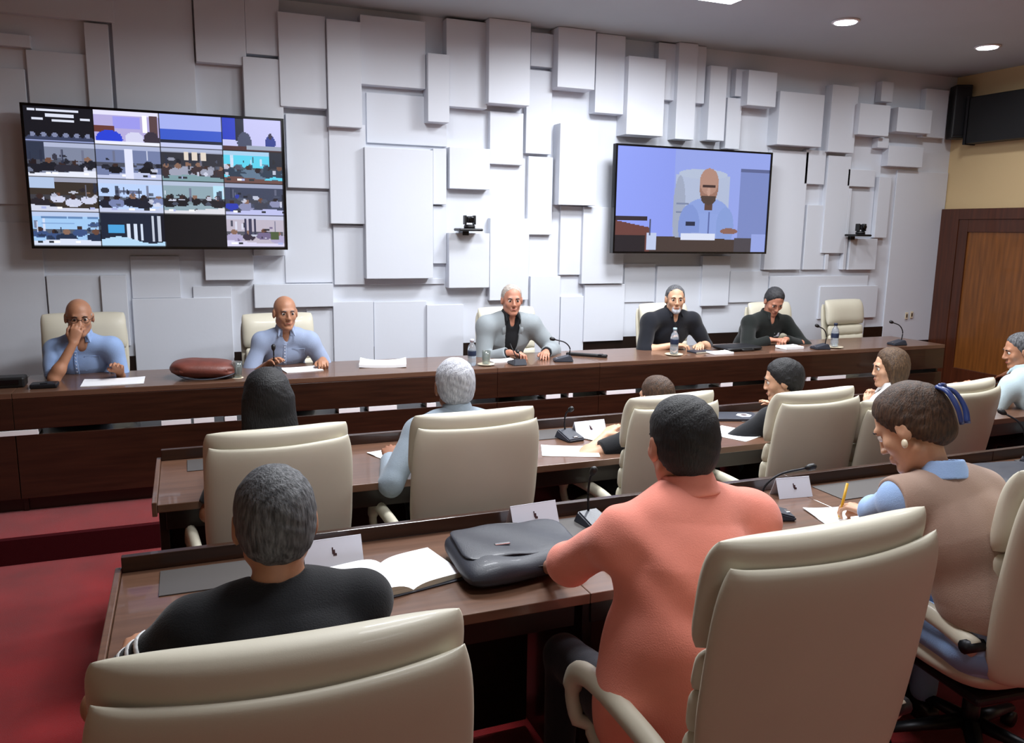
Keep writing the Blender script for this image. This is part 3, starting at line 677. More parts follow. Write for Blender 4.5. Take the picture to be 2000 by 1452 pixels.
# ---- head desk
def hd(px, py): p = atZ(px, py, HD); return p[0], min(max(p[1], HY+.05), HYB-.05)
x, y = hd(535, 728); mic(x, y+.02, HD, 180, 'gooseneck microphone standing in front of the bald person in pale blue', lean=.0, h=.12)
x, y = hd(1100, 706); mic(x, y, HD, 180+75, 'gooseneck microphone at the elbow of the person in the grey jacket', lean=.12, h=.13)
x, y = hd(1602, 682); mic(x, y, HD, -100, 'gooseneck microphone left of the empty chair', lean=.08, h=.16)
x, y = hd(1752, 674); mic(x, y, HD, -95, 'gooseneck microphone at the far right end of the head desk', lean=.12, h=.17)
x, y = hd(1010, 712); mic(x, y, HD, 180, 'low black microphone base in front of the person in the grey jacket', lean=.03, h=.05)
x, y = hd(12, 756); box_ = empty('black_console', (x, y, HD), 0, 'black conference console cut by the left edge of the picture', 'console')
box('console_body', (-.11, -.06, 0), (.11, .07, .065), M['black'], box_, bev=.012); box('console_screen', (-.08, -.0635, .02), (.08, -.0605, .05), M['blackgloss'], box_)
x, y = hd(87, 757); b3 = empty('dark_console', (x, y, HD), 0, 'low dark console on the head desk left of the white papers', 'console')
box('console_body', (-.075, -.05, 0), (.075, .06, .028), M['darkmetal'], b3, bev=.008); box('console_button', (-.02, -.03, .0282), (.02, -.01, .032), M['black'], b3, bev=.001)
x, y = hd(222, 748); sheet(x, y+.02, HD, 0, .36, .24, 'white papers in front of the person holding his hand to his mouth', 3)
x, y = hd(590, 724); sheet(x, y+.03, HD, 8, .26, .2, 'white papers in front of the bald person in pale blue', 3)
x, y = hd(750, 715); sheet(x, y+.03, HD, -14, .34, .24, 'thick pile of white papers with a turned up corner on the head desk', 14, curl=.02)
x, y = hd(752, 724); pf = sheet(x+.02, y+.03, HD-.0005, -14, .40, .27, 'x', 1, 'blackleather'); bpy.data.objects.remove(pf)
sb = empty('shoulder_bag', (hd(400, 730)[0], HY+.24, HD), R(-5), 'reddish brown leather bag lying on the head desk between two people', 'bag')
cushion('bag_body', 0.43, 0.3, 0.12, M['brownleather'], sb, 24, 18, p=1.6, corner=.25, deform=lambda x, y, z, u, v: (x, z, 0.062+y-.012*u), wob=.004)
tube('bag_strap', spline([(-.2, -.05, .05), (-.1, -.16, .02), (.05, -.165, .012), (.17, -.12, .03), (.21, 0, .05)], 6), .009, M['blackleather'], sb, flat=.5)
cushion('pocket', .3, .1, .02, M['brownleather'], sb, 12, 8, p=2, corner=.1, deform=lambda x, y, z, u, v: (x, -.115+y-.02*(1-abs(v)), .06+z*.6))
x, y = hd(465, 741)
gl = empty('drinking_glass', (x, y+.06, HD), 0, 'clear drinking glass beside the brown leather bag', 'glass'); lathe('tumbler', [(0.028, 0.001), (0.034, 0.11), (0.031, 0.11), (0.026, 0.006), (0.0, .006)], M['glass'], gl)
lathe('coaster', [(0.04, 0.0), (0.04, 0.0009)], M['saucer'], gl)
x, y = hd(925, 716); bottle(x, y+.04, HD, 'clear water bottle with dark label beside the person in the grey jacket', 1.0, 'card')
x2, y2 = hd(952, 715); gl = empty('drinking_glass', (x2, y2+.03, HD), 0, 'clear drinking glass on a cream saucer beside the person in the grey jacket', 'glass'); lathe('tumbler', [(0.028, 0.013), (0.034, 0.11), (0.031, 0.11), (0.026, 0.02), (0.0, .02)], M['glass'], gl)
saucer(x2, y2+.03, HD, 'cream saucer under the glass in front of the person in the grey jacket', .065)
x, y = hd(985, 708); ob = sheet(x, y+.05, HD, 4, .2, .13, 'small open booklet under the writing hand of the person in the grey jacket', 6)
x, y = hd(1135, 702)
fl = empty('black_folder_case', (x+.11, y+.12, HD), R(-42), 'slim black object lying slanted on the head desk at the joint', 'case'); box('case_body', (-.17, -.022, 0), (.17, .022, .024), M['black'], fl, bev=.007); box('case_clip', (.1, -.024, .006), (.13, .024, .026), M['darkmetal'], fl, bev=.001)
x, y = hd(1320, 695); bottle(x, y+.03, HD+.0125, 'clear water bottle with pale blue cap in front of the person with the white goatee', 1.08); saucer(x, y+.03, HD, 'cream saucer under the bottle of the person with the white goatee', .075)
x, y = hd(1375, 690); fo = empty('black_notebook', (x, y+.05, HD), R(5), 'black notebook under the hands of the person with the white goatee', 'notebook'); box('cover', (-.1, -.06, 0.0005), (.1, .06, .014), M['blackleather'], fo, bev=.003); box('pages', (-.095, -.0615, .003), (.095, -.0605, .011), M['pages'], fo)
x, y = hd(1400, 691); sheet(x+.03, y, HD, 3, .2, .12, 'thin stack of white papers right of the black notebook', 9)
fo = empty('black_document_case', (hd(1437, 682)[0], HY+.3, HD), R(3), 'flat black document case between the two people in dark clothes', 'case'); cushion('case_body', .4, .26, .035, M['black'], fo, 18, 14, p=4, corner=.1, deform=lambda x, y, z, u, v: (x, z, .019+y)); tube('case_handle', spline([(-.06, -.12, .02), (-.05, -.15, .015), (.05, -.15, .015), (.06, -.12, .02)], 4), .006, M['black'], fo)
x, y = hd(1548, 682); sheet(x, y+.04, HD, 2, .2, .14, 'white closed writing pad under the hands of the person in the dark jacket', 14)
x, y = hd(1632, 680); bottle(x, y+.02, HD+.0125, 'water bottle with dark cap in front of the empty chair', 1.05, 'bottle_label'); saucer(x, y+.02, HD, 'cream saucer under the bottle in front of the empty chair', .08)
# added white blocks standing in for bright glimpses through the head desk slot
slots = [(-12, 76, 826), (314, 372, 803), (377, 417, 799), (437, 461, 796), (659, 700, 780), (717, 772, 777), (830, 848, 770), (1062, 1090, 754), (1106, 1114, 753), (1180, 1236, 747), (1402, 1425, 735), (1570, 1577, 721), (1592, 1646, 716)]
for k, (a, b, y_) in enumerate(slots):
    pa = atY(a, y_, HY+.05); pb = atY(b, y_, HY+.05)
    o = box('added_slot_block', (0, 0, 0), (max(pb[0]-pa[0], .03), .17, 0.032+.001*(k % 3)), M['paper'], None, bev=.002, loc=(pa[0], HY+.001, HD-.2615))
    tag(o, ['added white block in head desk slot, %s' % s for s in (
        'cut by the left edge of the picture', 'long one below the brown leather bag', 'middle one below the brown leather bag', 'short one left of the long black hair', 'short one below the thick pile of papers',
        'long one below the thick pile of papers', 'left of the white-haired head', 'below the person in the grey jacket', 'tiny one below the grey jacket', 'long thin one left of the brown head', 'between the two dark heads on the right',
        'tiny one right of the hair clip', 'long one right of the hair clip')][k], 'added block', 'added white blocks in the desk slot')
# ------------------------------------------------------------------ figures: one smooth surface per body, from blended volumes
def surfnets(D, org, h):
    S = D < 0
    nx, ny, nz = D.shape
    cnt = np.zeros((nx-1, ny-1, nz-1), np.int8)
    for a in (0, 1):
        for b in (0, 1):
            for c in (0, 1): cnt += S[a:nx-1+a, b:ny-1+b, c:nz-1+c]
    cells = np.argwhere((cnt > 0) & (cnt < 8))
    idx = np.full((nx-1, ny-1, nz-1), -1, np.int32); idx[tuple(cells.T)] = np.arange(len(cells))
    off = np.array([(a, b, c) for a in (0, 1) for b in (0, 1) for c in (0, 1)])
    vals = np.stack([D[cells[:, 0]+o[0], cells[:, 1]+o[1], cells[:, 2]+o[2]] for o in off], 1)
    acc = np.zeros((len(cells), 3)); n = np.zeros(len(cells))
    for i in range(8):
        for j in range(i+1, 8):
            if np.abs(off[i]-off[j]).sum() != 1: continue
            a, b = vals[:, i], vals[:, j]; mk = (a < 0) != (b < 0)
            t = np.where(mk, a/np.where(mk, a-b, 1), 0)
            acc += np.where(mk[:, None], off[i]+t[:, None]*(off[j]-off[i]), 0); n += mk
    V = (cells+acc/n[:, None])*h+org
    F = []
    for ax in range(3):
        u, v = [(1, 2), (2, 0), (0, 1)][ax]
        A = [slice(None)]*3; B = [slice(None)]*3; A[ax] = slice(0, -1); B[ax] = slice(1, None)
        d = S[tuple(A)] != S[tuple(B)]
        e = np.argwhere(d); e = e[(e[:, u] > 0) & (e[:, v] > 0) & (e[:, u] < D.shape[u]-1) & (e[:, v] < D.shape[v]-1)]
        if not len(e): continue
        pos = S[tuple(e.T)]
        def at(du, dv):
            q = e.copy(); q[:, u] -= du; q[:, v] -= dv; return idx[tuple(q.T)]
        f = np.stack([at(1, 1), at(0, 1), at(0, 0), at(1, 0)], 1)
        f[~pos] = f[~pos][:, ::-1]; F.append(f)
    return V, np.concatenate(F)
def fast_mesh(name, V, F):
    me = bpy.data.meshes.new(name); me.vertices.add(len(V)); me.vertices.foreach_set('co', np.asarray(V, np.float32).ravel())
    me.loops.add(F.size); me.loops.foreach_set('vertex_index', F.astype(np.int32).ravel())
    me.polygons.add(len(F)); me.polygons.foreach_set('loop_start', np.arange(0, F.size, 4, dtype=np.int32)); me.polygons.foreach_set('loop_total', np.full(len(F), 4, np.int32))
    me.polygons.foreach_set('use_smooth', np.ones(len(F), bool)); me.update(calc_edges=True); return me
class Grid:
    def __init__(s, lo, hi, h):
        s.h = h; s.lo = np.array(lo, float); s.n = np.ceil((np.array(hi)-s.lo)/h).astype(int)+1
        s.D = np.full(tuple(s.n), 1.0, np.float32)
        s.ax = [s.lo[k]+np.arange(s.n[k])*h for k in range(3)]
    def sl(s, lo, hi):
        a = np.clip(np.floor((np.array(lo)-s.lo)/s.h).astype(int), 0, s.n); b = np.clip(np.ceil((np.array(hi)-s.lo)/s.h).astype(int)+1, 0, s.n)
        if np.any(b <= a): return None
        q = tuple(slice(a[k], b[k]) for k in range(3))
        P = (s.ax[0][q[0]][:, None, None], s.ax[1][q[1]][None, :, None], s.ax[2][q[2]][None, None, :])
        return q, P
    def add(s, prim, k=0.02, sub=False):
        fn, lo, hi = prim; mg = k+3*s.h
        r = s.sl(np.array(lo)-mg, np.array(hi)+mg)
        if r is None: return
        q, P = r; d = fn(P).astype(np.float32); D = s.D[q]
        if sub:
            d = -d; hh = np.maximum(k-np.abs(D-d), 0)/max(k, 1e-6); s.D[q] = np.maximum(D, d)+hh*hh*k*.25
        else:
            hh = np.maximum(k-np.abs(D-d), 0)/max(k, 1e-6); s.D[q] = np.minimum(D, d)-hh*hh*k*.25
    def build(s, name, m_, parent, wrinkle=0.0, seed=0.0):
        D = s.D
        if wrinkle:
            x, y, z = s.ax[0][:, None, None], s.ax[1][None, :, None], s.ax[2][None, None, :]
            near = np.abs(D) < .05
            wv = (np.sin(13*x+9*z+seed+2.2*np.sin(8*z+5*y+seed))*np.sin(10*z-7*y+1.3*seed+1.5*np.sin(9*x)) + .5*np.sin(31*z+17*x-11*y+seed*2+2*np.sin(13*x+7*z)))
            D = D+np.where(near, wrinkle*wv, 0).astype(np.float32)
        D[0] = D[-1] = 1; D[:, 0] = D[:, -1] = 1; D[:, :, 0] = D[:, :, -1] = 1
        V, F = surfnets(D, s.lo, s.h)
        o = bpy.data.objects.new(name, fast_mesh(name, V, F)); o.data.materials.append(m_); COL.objects.link(o); o.parent = parent
        return o
def cap(a, b, ra, rb, cut=None, flat=None):
    a = np.array(a, float); b = np.array(b, float); ba = b-a; L2 = max(ba@ba, 1e-9); rm = max(ra, rb)
    def fn(P):
        px, py, pz = P[0]-a[0], P[1]-a[1], P[2]-a[2]
        t = np.clip((px*ba[0]+py*ba[1]+pz*ba[2])/L2, 0, 1)
        d = np.sqrt((px-t*ba[0])**2+(py-t*ba[1])**2+(pz-t*ba[2])**2)-(ra+(rb-ra)*t)
        for (c, n) in (cut or []): d = np.maximum(d, (P[0]-c[0])*n[0]+(P[1]-c[1])*n[1]+(P[2]-c[2])*n[2])
        return d
    return fn, np.minimum(a, b)-rm, np.maximum(a, b)+rm
def ell(c, r, Rm=None):
    c = np.array(c, float); r = np.array(r, float); Rm = np.eye(3) if Rm is None else Rm
    ext = np.sqrt(((Rm*r)**2).sum(1))
    def fn(P):
        p = [P[i]-c[i] for i in range(3)]
        q = [(p[0]*Rm[0, i]+p[1]*Rm[1, i]+p[2]*Rm[2, i])/r[i] for i in range(3)]
        k0 = np.sqrt(q[0]**2+q[1]**2+q[2]**2); k1 = np.sqrt((q[0]/r[0])**2+(q[1]/r[1])**2+(q[2]/r[2])**2)+1e-6
        return k0*(k0-1)/k1
    return fn, c-ext, c+ext
def slab(a, b, wa, da, wb, db):
    """elliptic column from a to b: half widths w (across x) and d (depth)"""
    a = np.array(a, float); b = np.array(b, float); ba = b-a; L2 = max(ba@ba, 1e-9)
    dirn = ba/np.sqrt(L2); X = np.array([1., 0, 0]); X = X-dirn*(X@dirn); X /= np.linalg.norm(X); Y = np.cross(dirn, X)
    def fn(P):
        p = [P[i]-a[i] for i in range(3)]
        t = np.clip((p[0]*ba[0]+p[1]*ba[1]+p[2]*ba[2])/L2, 0, 1)
        q = [p[i]-t*ba[i] for i in range(3)]
        x = q[0]*X[0]+q[1]*X[1]+q[2]*X[2]; y = q[0]*Y[0]+q[1]*Y[1]+q[2]*Y[2]; z = q[0]*dirn[0]+q[1]*dirn[1]+q[2]*dirn[2]
        w_ = wa+(wb-wa)*t; d_ = da+(db-da)*t
        k0 = np.sqrt((x/w_)**2+(y/d_)**2+(z/np.minimum(w_, d_))**2)
        return (k0-1)*np.minimum(w_, d_)
    m_ = max(wa, wb, da, db)
    return fn, np.minimum(a, b)-m_, np.maximum(a, b)+m_
def clipped(prim, planes):
    fn, lo, hi = prim
    def g(P):
        d = fn(P)
        for (c, n) in planes: d = np.maximum(d, (P[0]-c[0])*n[0]+(P[1]-c[1])*n[1]+(P[2]-c[2])*n[2])
        return d
    return g, lo, hi
def ik(s, w_, hint, L1, L2):
    s = np.array(s, float); w_ = np.array(w_, float); d = w_-s; D = np.linalg.norm(d)
    if D > (L1+L2)*.995: w_ = s+d/D*(L1+L2)*.995; d = w_-s; D = np.linalg.norm(d)
    D = max(D, abs(L1-L2)+.02); u = d/np.linalg.norm(d); a = (L1*L1-L2*L2+D*D)/(2*D); hgt = math.sqrt(max(0, L1*L1-a*a))
    n = np.array(hint, float); n = n-u*(n@u); n /= np.linalg.norm(n)
    return s+u*a+n*hgt, w_
def hand_prims(wr, fdir, up, side, curl=.35, sc=1.0, pinch=False):
    """side +1: thumb towards local +x of the hand frame. up = back of the hand"""
    y = np.array(fdir, float); y /= np.linalg.norm(y); z = np.array(up, float); z = z-y*(z@y); z /= np.linalg.norm(z); x = np.cross(y, z)*side
    T = lambda q: wr+sc*(x*q[0]+y*q[1]+z*q[2])
    out = []
    kn = [(.028, .088, .004), (.0095, .092, .007), (-.009, .088, .005), (-.027, .078, 0)]
    for i, k in enumerate(kn): out.append((cap(T((k[0]*.55, .012, 0)), T(k), .0145*sc, .0105*sc), .012))
    ln = [(.040, .026, .020), (.044, .029, .021), (.041, .027, .020), (.032, .021, .018)]
    for i, k in enumerate(kn):
        p = np.array(k); c = curl*(1+.12*i); an = c*.6
        if pinch and i == 0: an = .9; c = .55
        for j, L in enumerate(ln[i]):
            q = p+L*np.array([(.12-.06*i)*(1-c*.5)*.6, math.cos(an), -math.sin(an)])
            r0 = (.0095-.0009*j-.0006*(i == 3))*sc; out.append((cap(T(p), T(q), r0, r0-.0009*sc), .004 if j == 0 else .003)); p = q; an += c*(1.15 if j == 0 else .8)
    if pinch: th = [(.022, .025, -.008), (.040, .058, -.026), (.030, .098, -.040), (.022, .115, -.045)]
    else: th = [(.024, .022, -.004), (.047, .052, -.010), (.053, .080, -.015), (.050, .102, -.02)]
    for a, b, r0, r1 in zip(th[:-1], th[1:], (.0145, .0115, .0098), (.0115, .0100, .0082)): out.append((cap(T(a), T(b), r0*sc, r1*sc), .008))
    return out
def rotm(yaw, pitch, roll):
    return np.array((Matrix.Rotation(R(yaw), 3, 'Z') @ Matrix.Rotation(R(pitch), 3, 'X') @ Matrix.Rotation(R(roll), 3, 'Y')))

def person(label, root, yaw, headtop, head=(0, 0, 0), arms=None, skin='skinA', shirt='c_blue', sleeve='short', hair='short', hmat='h_black', bulk=1.0,
           vox=.007, female=False, extras=None, seed=1.0, collar=True, neck=.155, belly=1.0, front=False, nose=1.0, nb=(0, 0), shz=-.055, lean_bias=0.0, glasses=False, pants='c_pants', beard=None, hs=1.0, wr_amt=.0035, brow='h_black'):
    """root=(x,y,z floor) under the pelvis, yaw in degrees (0 looks along +Y); headtop: crown in room coordinates"""
    E = empty('person', root, R(yaw), label, 'person')
    cy, sy = math.cos(R(yaw)), math.sin(R(yaw))
    def L(p): q = np.array(p, float)-np.array(root, float); return np.array([q[0]*cy+q[1]*sy, -q[0]*sy+q[1]*cy, q[2]])
    RH = rotm(*head); top = L(headtop); HC = top-RH[:, 2]*.122*hs*.0-np.array([0, 0, .120*hs])
    # neck base below and behind the head centre
    pit = R(head[1])
    NB = HC+np.array([nb[0], nb[1]-.035-.05*math.sin(-pit), -neck*hs])
    hz = .565; hip = np.array([0, 0, hz]); tor = NB-hip
    mid = lambda t, b=0.0: hip+tor*t+np.array([0, b, 0])
    sw = (.165 if female else .185)*bulk; k = 1.0*bulk
    back = -.03
    axx = np.array([1., 0, 0]); lean = tor[1]
    SH = [NB+np.array([s*sw, -.012, shz]) for s in (-1, 1)]
    def torso(g, inf, low=None):
        wA, wB, wC = (.155, .140, .160) if not female else (.160, .125, .145)
        bl_ = belly*k
        g.add(slab(hip, mid(.35, back), wA*bl_+inf, .115*bl_+inf, wB*bl_+inf, .110*bl_+inf), .03)
        g.add(slab(mid(.35, back), mid(.70, back*.6), wB*bl_+inf, .110*bl_+inf, wC*k+inf, .115*k+inf), .05)
        g.add(slab(mid(.70, back*.6), mid(.90, back*.3), wC*k+inf, .115*k+inf, .125*k+inf, .075*k+inf), .06)
        if female:
            for s in (-1, 1): g.add(ell(mid(.62)+np.array([s*.065, .085, 0]), (.055+inf*.6, .05+inf*.6, .055+inf*.6)), .05)
        for i, s in enumerate((-1, 1)):
            g.add(cap(NB+np.array([s*.045, -.005, -.012]), SH[i]+np.array([-s*.02, 0, .004]), .040*k+inf*.8, .048*k+inf), .06)
            g.add(ell(SH[i]+np.array([0, 0, -.012]), (.050*k+inf, .050*k+inf, .052*k+inf)), .05)
    # arms
    A = []
    for i, s in enumerate((-1, 1)):
        spec = (arms or {}).get('L' if s < 0 else 'R', None) or dict(w=(s*.15, lean+.28, .79))
        wv = np.array(spec['w'], float) if not spec.get('world') else L(spec['w'])
        el, wv = ik(SH[i], wv, spec.get('hint', (s*.45, -.25, -.9)), .285, .255)
        A.append((SH[i], el, wv, spec, s))
    pts = [HC+v for v in ((-.13, -.14, 0), (.13, .16, .14))]+[hip+np.array(v) for v in ((-.2*k, -.16*k, -.12), (.2*k, .17*k, 0))]
    for a in A: pts += [a[0]+np.array([a[4]*.09, 0, 0]), a[1]+np.array([a[4]*.07, 0, -.06]), a[2]-.06, a[2]+.06, a[1]+.06]
    pts = np.array(pts); lo = pts.min(0)-.05; hi = pts.max(0)+.05
    for a in A: 
        hd_ = a[2]-a[1]; hd_ = hd_/np.linalg.norm(hd_); f_ = np.array(a[3].get('f', hd_), float); f_ = f_/np.linalg.norm(f_); e = a[2]+f_*.19; lo = np.minimum(lo, e-.03); hi = np.maximum(hi, e+.03)
    g = Grid(lo, hi, vox)
    torso(g, -.012)
    for (s_, e_, w_, sp, s) in A:
        g.add(cap(s_, e_, .044*k, .037*k), .03); g.add(cap(e_, w_, .038*k, .0255), .02)
        g.add(ell(e_+(w_-e_)*.25, (.041*k, .041*k, .041*k)), .03)
        f_ = np.array(sp.get('f', w_-e_), float)
        for (pr, kk) in hand_prims(w_, f_, sp.get('up', (0, 0, 1)), -s if not sp.get('flip') else s, sp.get('curl', .4), .95 if female else 1.02, sp.get('pinch', False)): g.add(pr, kk)
    H = lambda x, y, z: HC+hs*(RH @ np.array([x, y, z]))
    rr = lambda *v: tuple(hs*q for q in v)
    # neck and head
    g.add(cap(NB+np.array([0, -.004, -.03]), H(0, -.022, -.055), (.060 if not female else .048)*k**.5, (.055 if not female else .044)), .03)
    g.add(ell(H(0, -.014, .034), rr(.077, .097, .086), RH), .03)
    g.add(ell(H(0, .020, -.032), rr(.061, .068, .084), RH), .03)
    for s in (-1, 1):
        g.add(cap(H(s*.048, -.002, -.062), H(s*.016, .062, -.098), .020*hs, .018*hs), .02)
        g.add(ell(H(s*.040, .058, -.024), rr(.022, .020, .022), RH), .02)
        g.add(ell(H(s*.031, .098, .004), rr(.017, .016, .0115), RH), .012, sub=True)
        g.add(ell(H(s*.012, .098, -.034), rr(.0085, .010, .008), RH), .006)
        g.add(ell(H(s*.081, -.006, -.006), rr(.011, .021, .034), RH), .008)
        g.add(ell(H(s*.094, .000, .000), rr(.006, .011, .018), RH), .006, sub=True)
    g.add(ell(H(0, .074, -.100), rr(.022, .018, .018), RH), .018)
    g.add(cap(H(-.034, .077, .024), H(.034, .077, .024), .0125*hs, .0125*hs), .015)
    g.add(cap(H(0, .086, .014), H(0, .088+.019*nose, -.028), .008*hs, .0115*hs*nose), .012)
    g.add(cap(H(-.020, .083, -.062), H(.020, .083, -.062), .0085*hs, .0085*hs), .008)
    g.add(cap(H(-.014, .086, -.072), H(.014, .086, -.072), .0085*hs, .0085*hs), .006)
    g.add(cap(H(-.026, .096, -.0665), H(.026, .096, -.0665), .003*hs, .003*hs), .004, sub=True)
    for s in (-1, 1):
        c = H(s*.031, .0795, .004); RM = Matrix(RH.tolist())
        body_eye = None
    body = g.build('body', M[skin], E)
    for s in (-1, 1):
        V, F = [], []; n = 10
        c = H(s*.031, .0765, .004); fw = RH[:, 1]; rx = RH[:, 0]; uz = RH[:, 2]; r_ = .0128*hs
        for a in range(6):
            th = PI/2*a/5*1.15
            for b in range(n):
                ph = 2*PI*b/n; V.append(tuple(c+r_*(fw*math.cos(th)+(rx*math.cos(ph)+uz*math.sin(ph))*math.sin(th))))
        for a in range(5):
            for b in range(n): F.append((a*n+b, a*n+(b+1) % n, (a+1)*n+(b+1) % n, (a+1)*n+b))
        me = bpy.data.meshes.new('eye'); me.from_pydata(V, [], F); me.update()
        o = finish('eye', me, [M['eyewhite'], M['iris']], body, True)
        for q, f in enumerate(me.polygons): f.material_index = 1 if q < 2*n else 0
        bw = [H(s*.014, .092, .021), H(s*.03, .092, .0265), H(s*.047, .080, .020)]
        tube('eyebrow', spline(bw, 3), [.0022, .0035, .0038, .0036, .0032, .0026, .0018], M[brow], body, n=6)
    V, F = [], []
    tube('lips', spline([H(-.022, .087, -.0665), H(0, .0955, -.0655), H(.022, .087, -.0665)], 4), [.0015, .003, .0042, .0046, .0048, .0046, .0042, .003, .0015], M['lip'], body, n=8)
    # ---- hair
    def hgrid(e=.13, dn=.0, vx=.005, up=.0):
        e = e*hs+.012; return Grid(HC-np.array([e, e+.02, e+dn]), HC+np.array([e, e+.03, e+up]), vx)
    def HP(P):
        p = [P[i]-HC[i] for i in range(3)]; return [(p[0]*RH[0, i]+p[1]*RH[1, i]+p[2]*RH[2, i])/hs for i in range(3)]
    def hprim(t, front, low, extra=None):
        base = ell(H(0, -.014, .034), rr(.077+t, .097+t, .086+t), RH); b2 = ell(H(0, -.02, -.02), rr(.071+t, .078+t, .075+t), RH)
        def fn(P):
            a, b = base[0](P), b2[0](P); hh = np.maximum(.03-np.abs(a-b), 0)/.03; d = np.minimum(a, b)-hh*hh*.0075
            x, y, z = HP(P)
            d = d+.0012*np.sin(95*x+8*np.sin(30*z))*np.sin(70*y+20*z)
            m_ = np.maximum(front(x, y, z), low(x, y, z))
            if extra: m_ = np.maximum(m_, extra(x, y, z))
            m_ = m_+.0025*np.sin(160*x+9*np.sin(60*z))+.002*np.sin(90*z+120*x)
            d = np.maximum(d+(t+.001)*np.exp(np.minimum(m_, 0)/.013), m_)
            return d
        return fn, HC-.13*hs-.01, HC+.13*hs+.01
    fr = lambda x, y, z: .8*(y-(.016+.62*np.maximum(z-.0, -.01)))-.0*x
    lw = lambda x, y, z: -(z+.082-np.maximum(y+.060, 0)*.95)*.8
    if hair in ('short', 'buzz'):
        t = .009 if hair == 'short' else .004
        hg = hgrid(); hg.add(hprim(t, fr, lw), .001); hg.build('hair', M[hmat], body)
    elif hair == 'receding':
        hg = hgrid(); hg.add(hprim(.007, lambda x, y, z: .8*(y-(.012+.45*np.maximum(z, -.01))), lw), .001); hg.build('hair', M[hmat], body)
    elif hair == 'ring':
        hg = hgrid(); hg.add(hprim(.0045, fr, lw, lambda x, y, z: (z-.035-.25*(-y))*.9), .001); hg.build('hair', M[hmat], body)
    elif hair == 'long':
        hg = Grid(HC-np.array([.16, .17, .30]), HC+np.array([.16, .15, .15]), .006)
        hg.add(hprim(.022, lambda x, y, z: .8*(y-(.045+.35*np.maximum(z, -.2))), lambda x, y, z: -(z+.09)), .01)
        base = HC+np.array([0, -.03, 0])
        hg.add(clipped(slab(HC+np.array([0, -.045, .0]), NB+np.array([0, -.055, -.10]), .108, .062, .145, .05), [(HC+np.array([0, .035, 0]), (0, 1, 0))]), .03)
        hg.build('hair', M[hmat], body, wrinkle=.002, seed=seed)
    elif hair == 'bob':
        hg = Grid(HC-np.array([.16, .17, .24]), HC+np.array([.16, .15, .15]), .006)
        hg.add(hprim(.016, lambda x, y, z: .8*(y-(.05+.3*np.maximum(z, -.25))), lambda x, y, z: -(z+.09)), .01)
        hg.add(clipped(slab(HC+np.array([0, -.035, .0]), HC+np.array([0, -.045, -.15]), .095, .075, .092, .06), [(HC+RH[:, 1]*.025, RH[:, 1])]), .03)
        hg.build('hair', M[hmat], body, wrinkle=.0025, seed=seed)
    elif hair == 'updo':
        hg = hgrid(.16, .02, .004)
        hg.add(hprim(.014, lambda x, y, z: .8*(y-(.030+.60*np.maximum(z-.0, -.015))), lw), .001)
        hg.add(ell(H(0, -.088, .020), rr(.050, .040, .066), RH), .03)
        hg.add(ell(H(0, -.075, -.045), rr(.040, .035, .040), RH), .03)
        hg.build('hair', M[hmat], body, wrinkle=.002, seed=seed)
    if beard:
        bg = hgrid(.13, .02, .005)
        b1 = ell(H(0, .074, -.098), rr(.034, .026, .026), RH); bg.add(b1, .001); bg.add(cap(H(-.026, .078, -.062), H(-.030, .070, -.09), .008, .010), .012); bg.add(cap(H(.026, .078, -.062), H(.030, .070, -.09), .008, .010), .012)
        bg.build('beard', M[beard], body)
    if glasses:
        for s in (-1, 1):
            tube('spectacle_rim', [H(s*.032+.022*math.cos(a), .101, .002+.016*math.sin(a)) for a in np.linspace(0, 2*PI, 17)], .0016, M['black'], body, n=6)
        tube('spectacle_bridge', [H(-.012, .102, .006), H(.012, .102, .006)], .0016, M['black'], body, n=6)
        for s in (-1, 1): tube('spectacle_arm', [H(s*.054, .1, .006), H(s*.078, .07, .008), H(s*.086, .0, .008)], .0016, M['black'], body, n=6)
    # ---- shirt
    cutS = {'short': .88, 'none': -1, 'long': 1.93, 'elbow': 1.25}.get(sleeve, sleeve)
    lo2 = np.minimum(lo, lo)-.03; g2 = Grid(lo2, np.array([hi[0]+.03, hi[1]+.02, NB[2]+.08]), vox*1.1)
    inf = .012
    torso(g2, inf)
    def sleeves(gr, inf_, cs, k_=1.0):
        for (s_, e_, w_, sp, s) in A:
            u = (e_-s_); f = (w_-e_)
            if cs <= 1: gr.add(cap(s_, e_, .050*k+inf_, .045*k+inf_*1.2, cut=[(s_+u*cs, u/np.linalg.norm(u))]), .03)
            else:
                gr.add(cap(s_, e_, .048*k+inf_, .042*k+inf_), .03); gr.add(cap(e_, w_, .041*k+inf_, .031+inf_*.8, cut=[(e_+f*(cs-1), f/np.linalg.norm(f))]), .025)
    sleeves(g2, inf, cutS)
    # open neck
    g2.add(cap(NB+np.array([0, .0, -.0]), NB+np.array([0, .02, .12]), .053, .070), .008, sub=True)
    g2.add(ell(NB+np.array([0, .075, -.02]), (.022, .05, .045)), .01, sub=True)
    sh = g2.build('shirt', M[shirt], E, wrinkle=wr_amt*(1.6 if front else 1.2), seed=seed)
    if collar:
        g3 = Grid(NB-np.array([.13, .13, .09]), NB+np.array([.13, .14, .09]), .0045)
        tilt = np.array([0, .28, 1]); tilt /= np.linalg.norm(tilt); cc = NB+np.array([0, .0, .038])
        def cf(P):
            p = [P[i]-cc[i] for i in range(3)]; hh = p[0]*tilt[0]+p[1]*tilt[1]+p[2]*tilt[2]
            r_ = np.sqrt((p[0])**2+(p[1]*1.0)**2+(p[2])**2-hh**2+1e-9); Rr = .069*k**.5-(hh)*.30
            d = np.sqrt((r_-Rr)**2+np.maximum(np.abs(hh)-.026, 0)**2)-.0055
            return np.maximum(d, (p[1]*1.0-.035-abs(p[0])*1.0)*.7)
        g3.add((cf, NB-.12, NB+.12), .001)
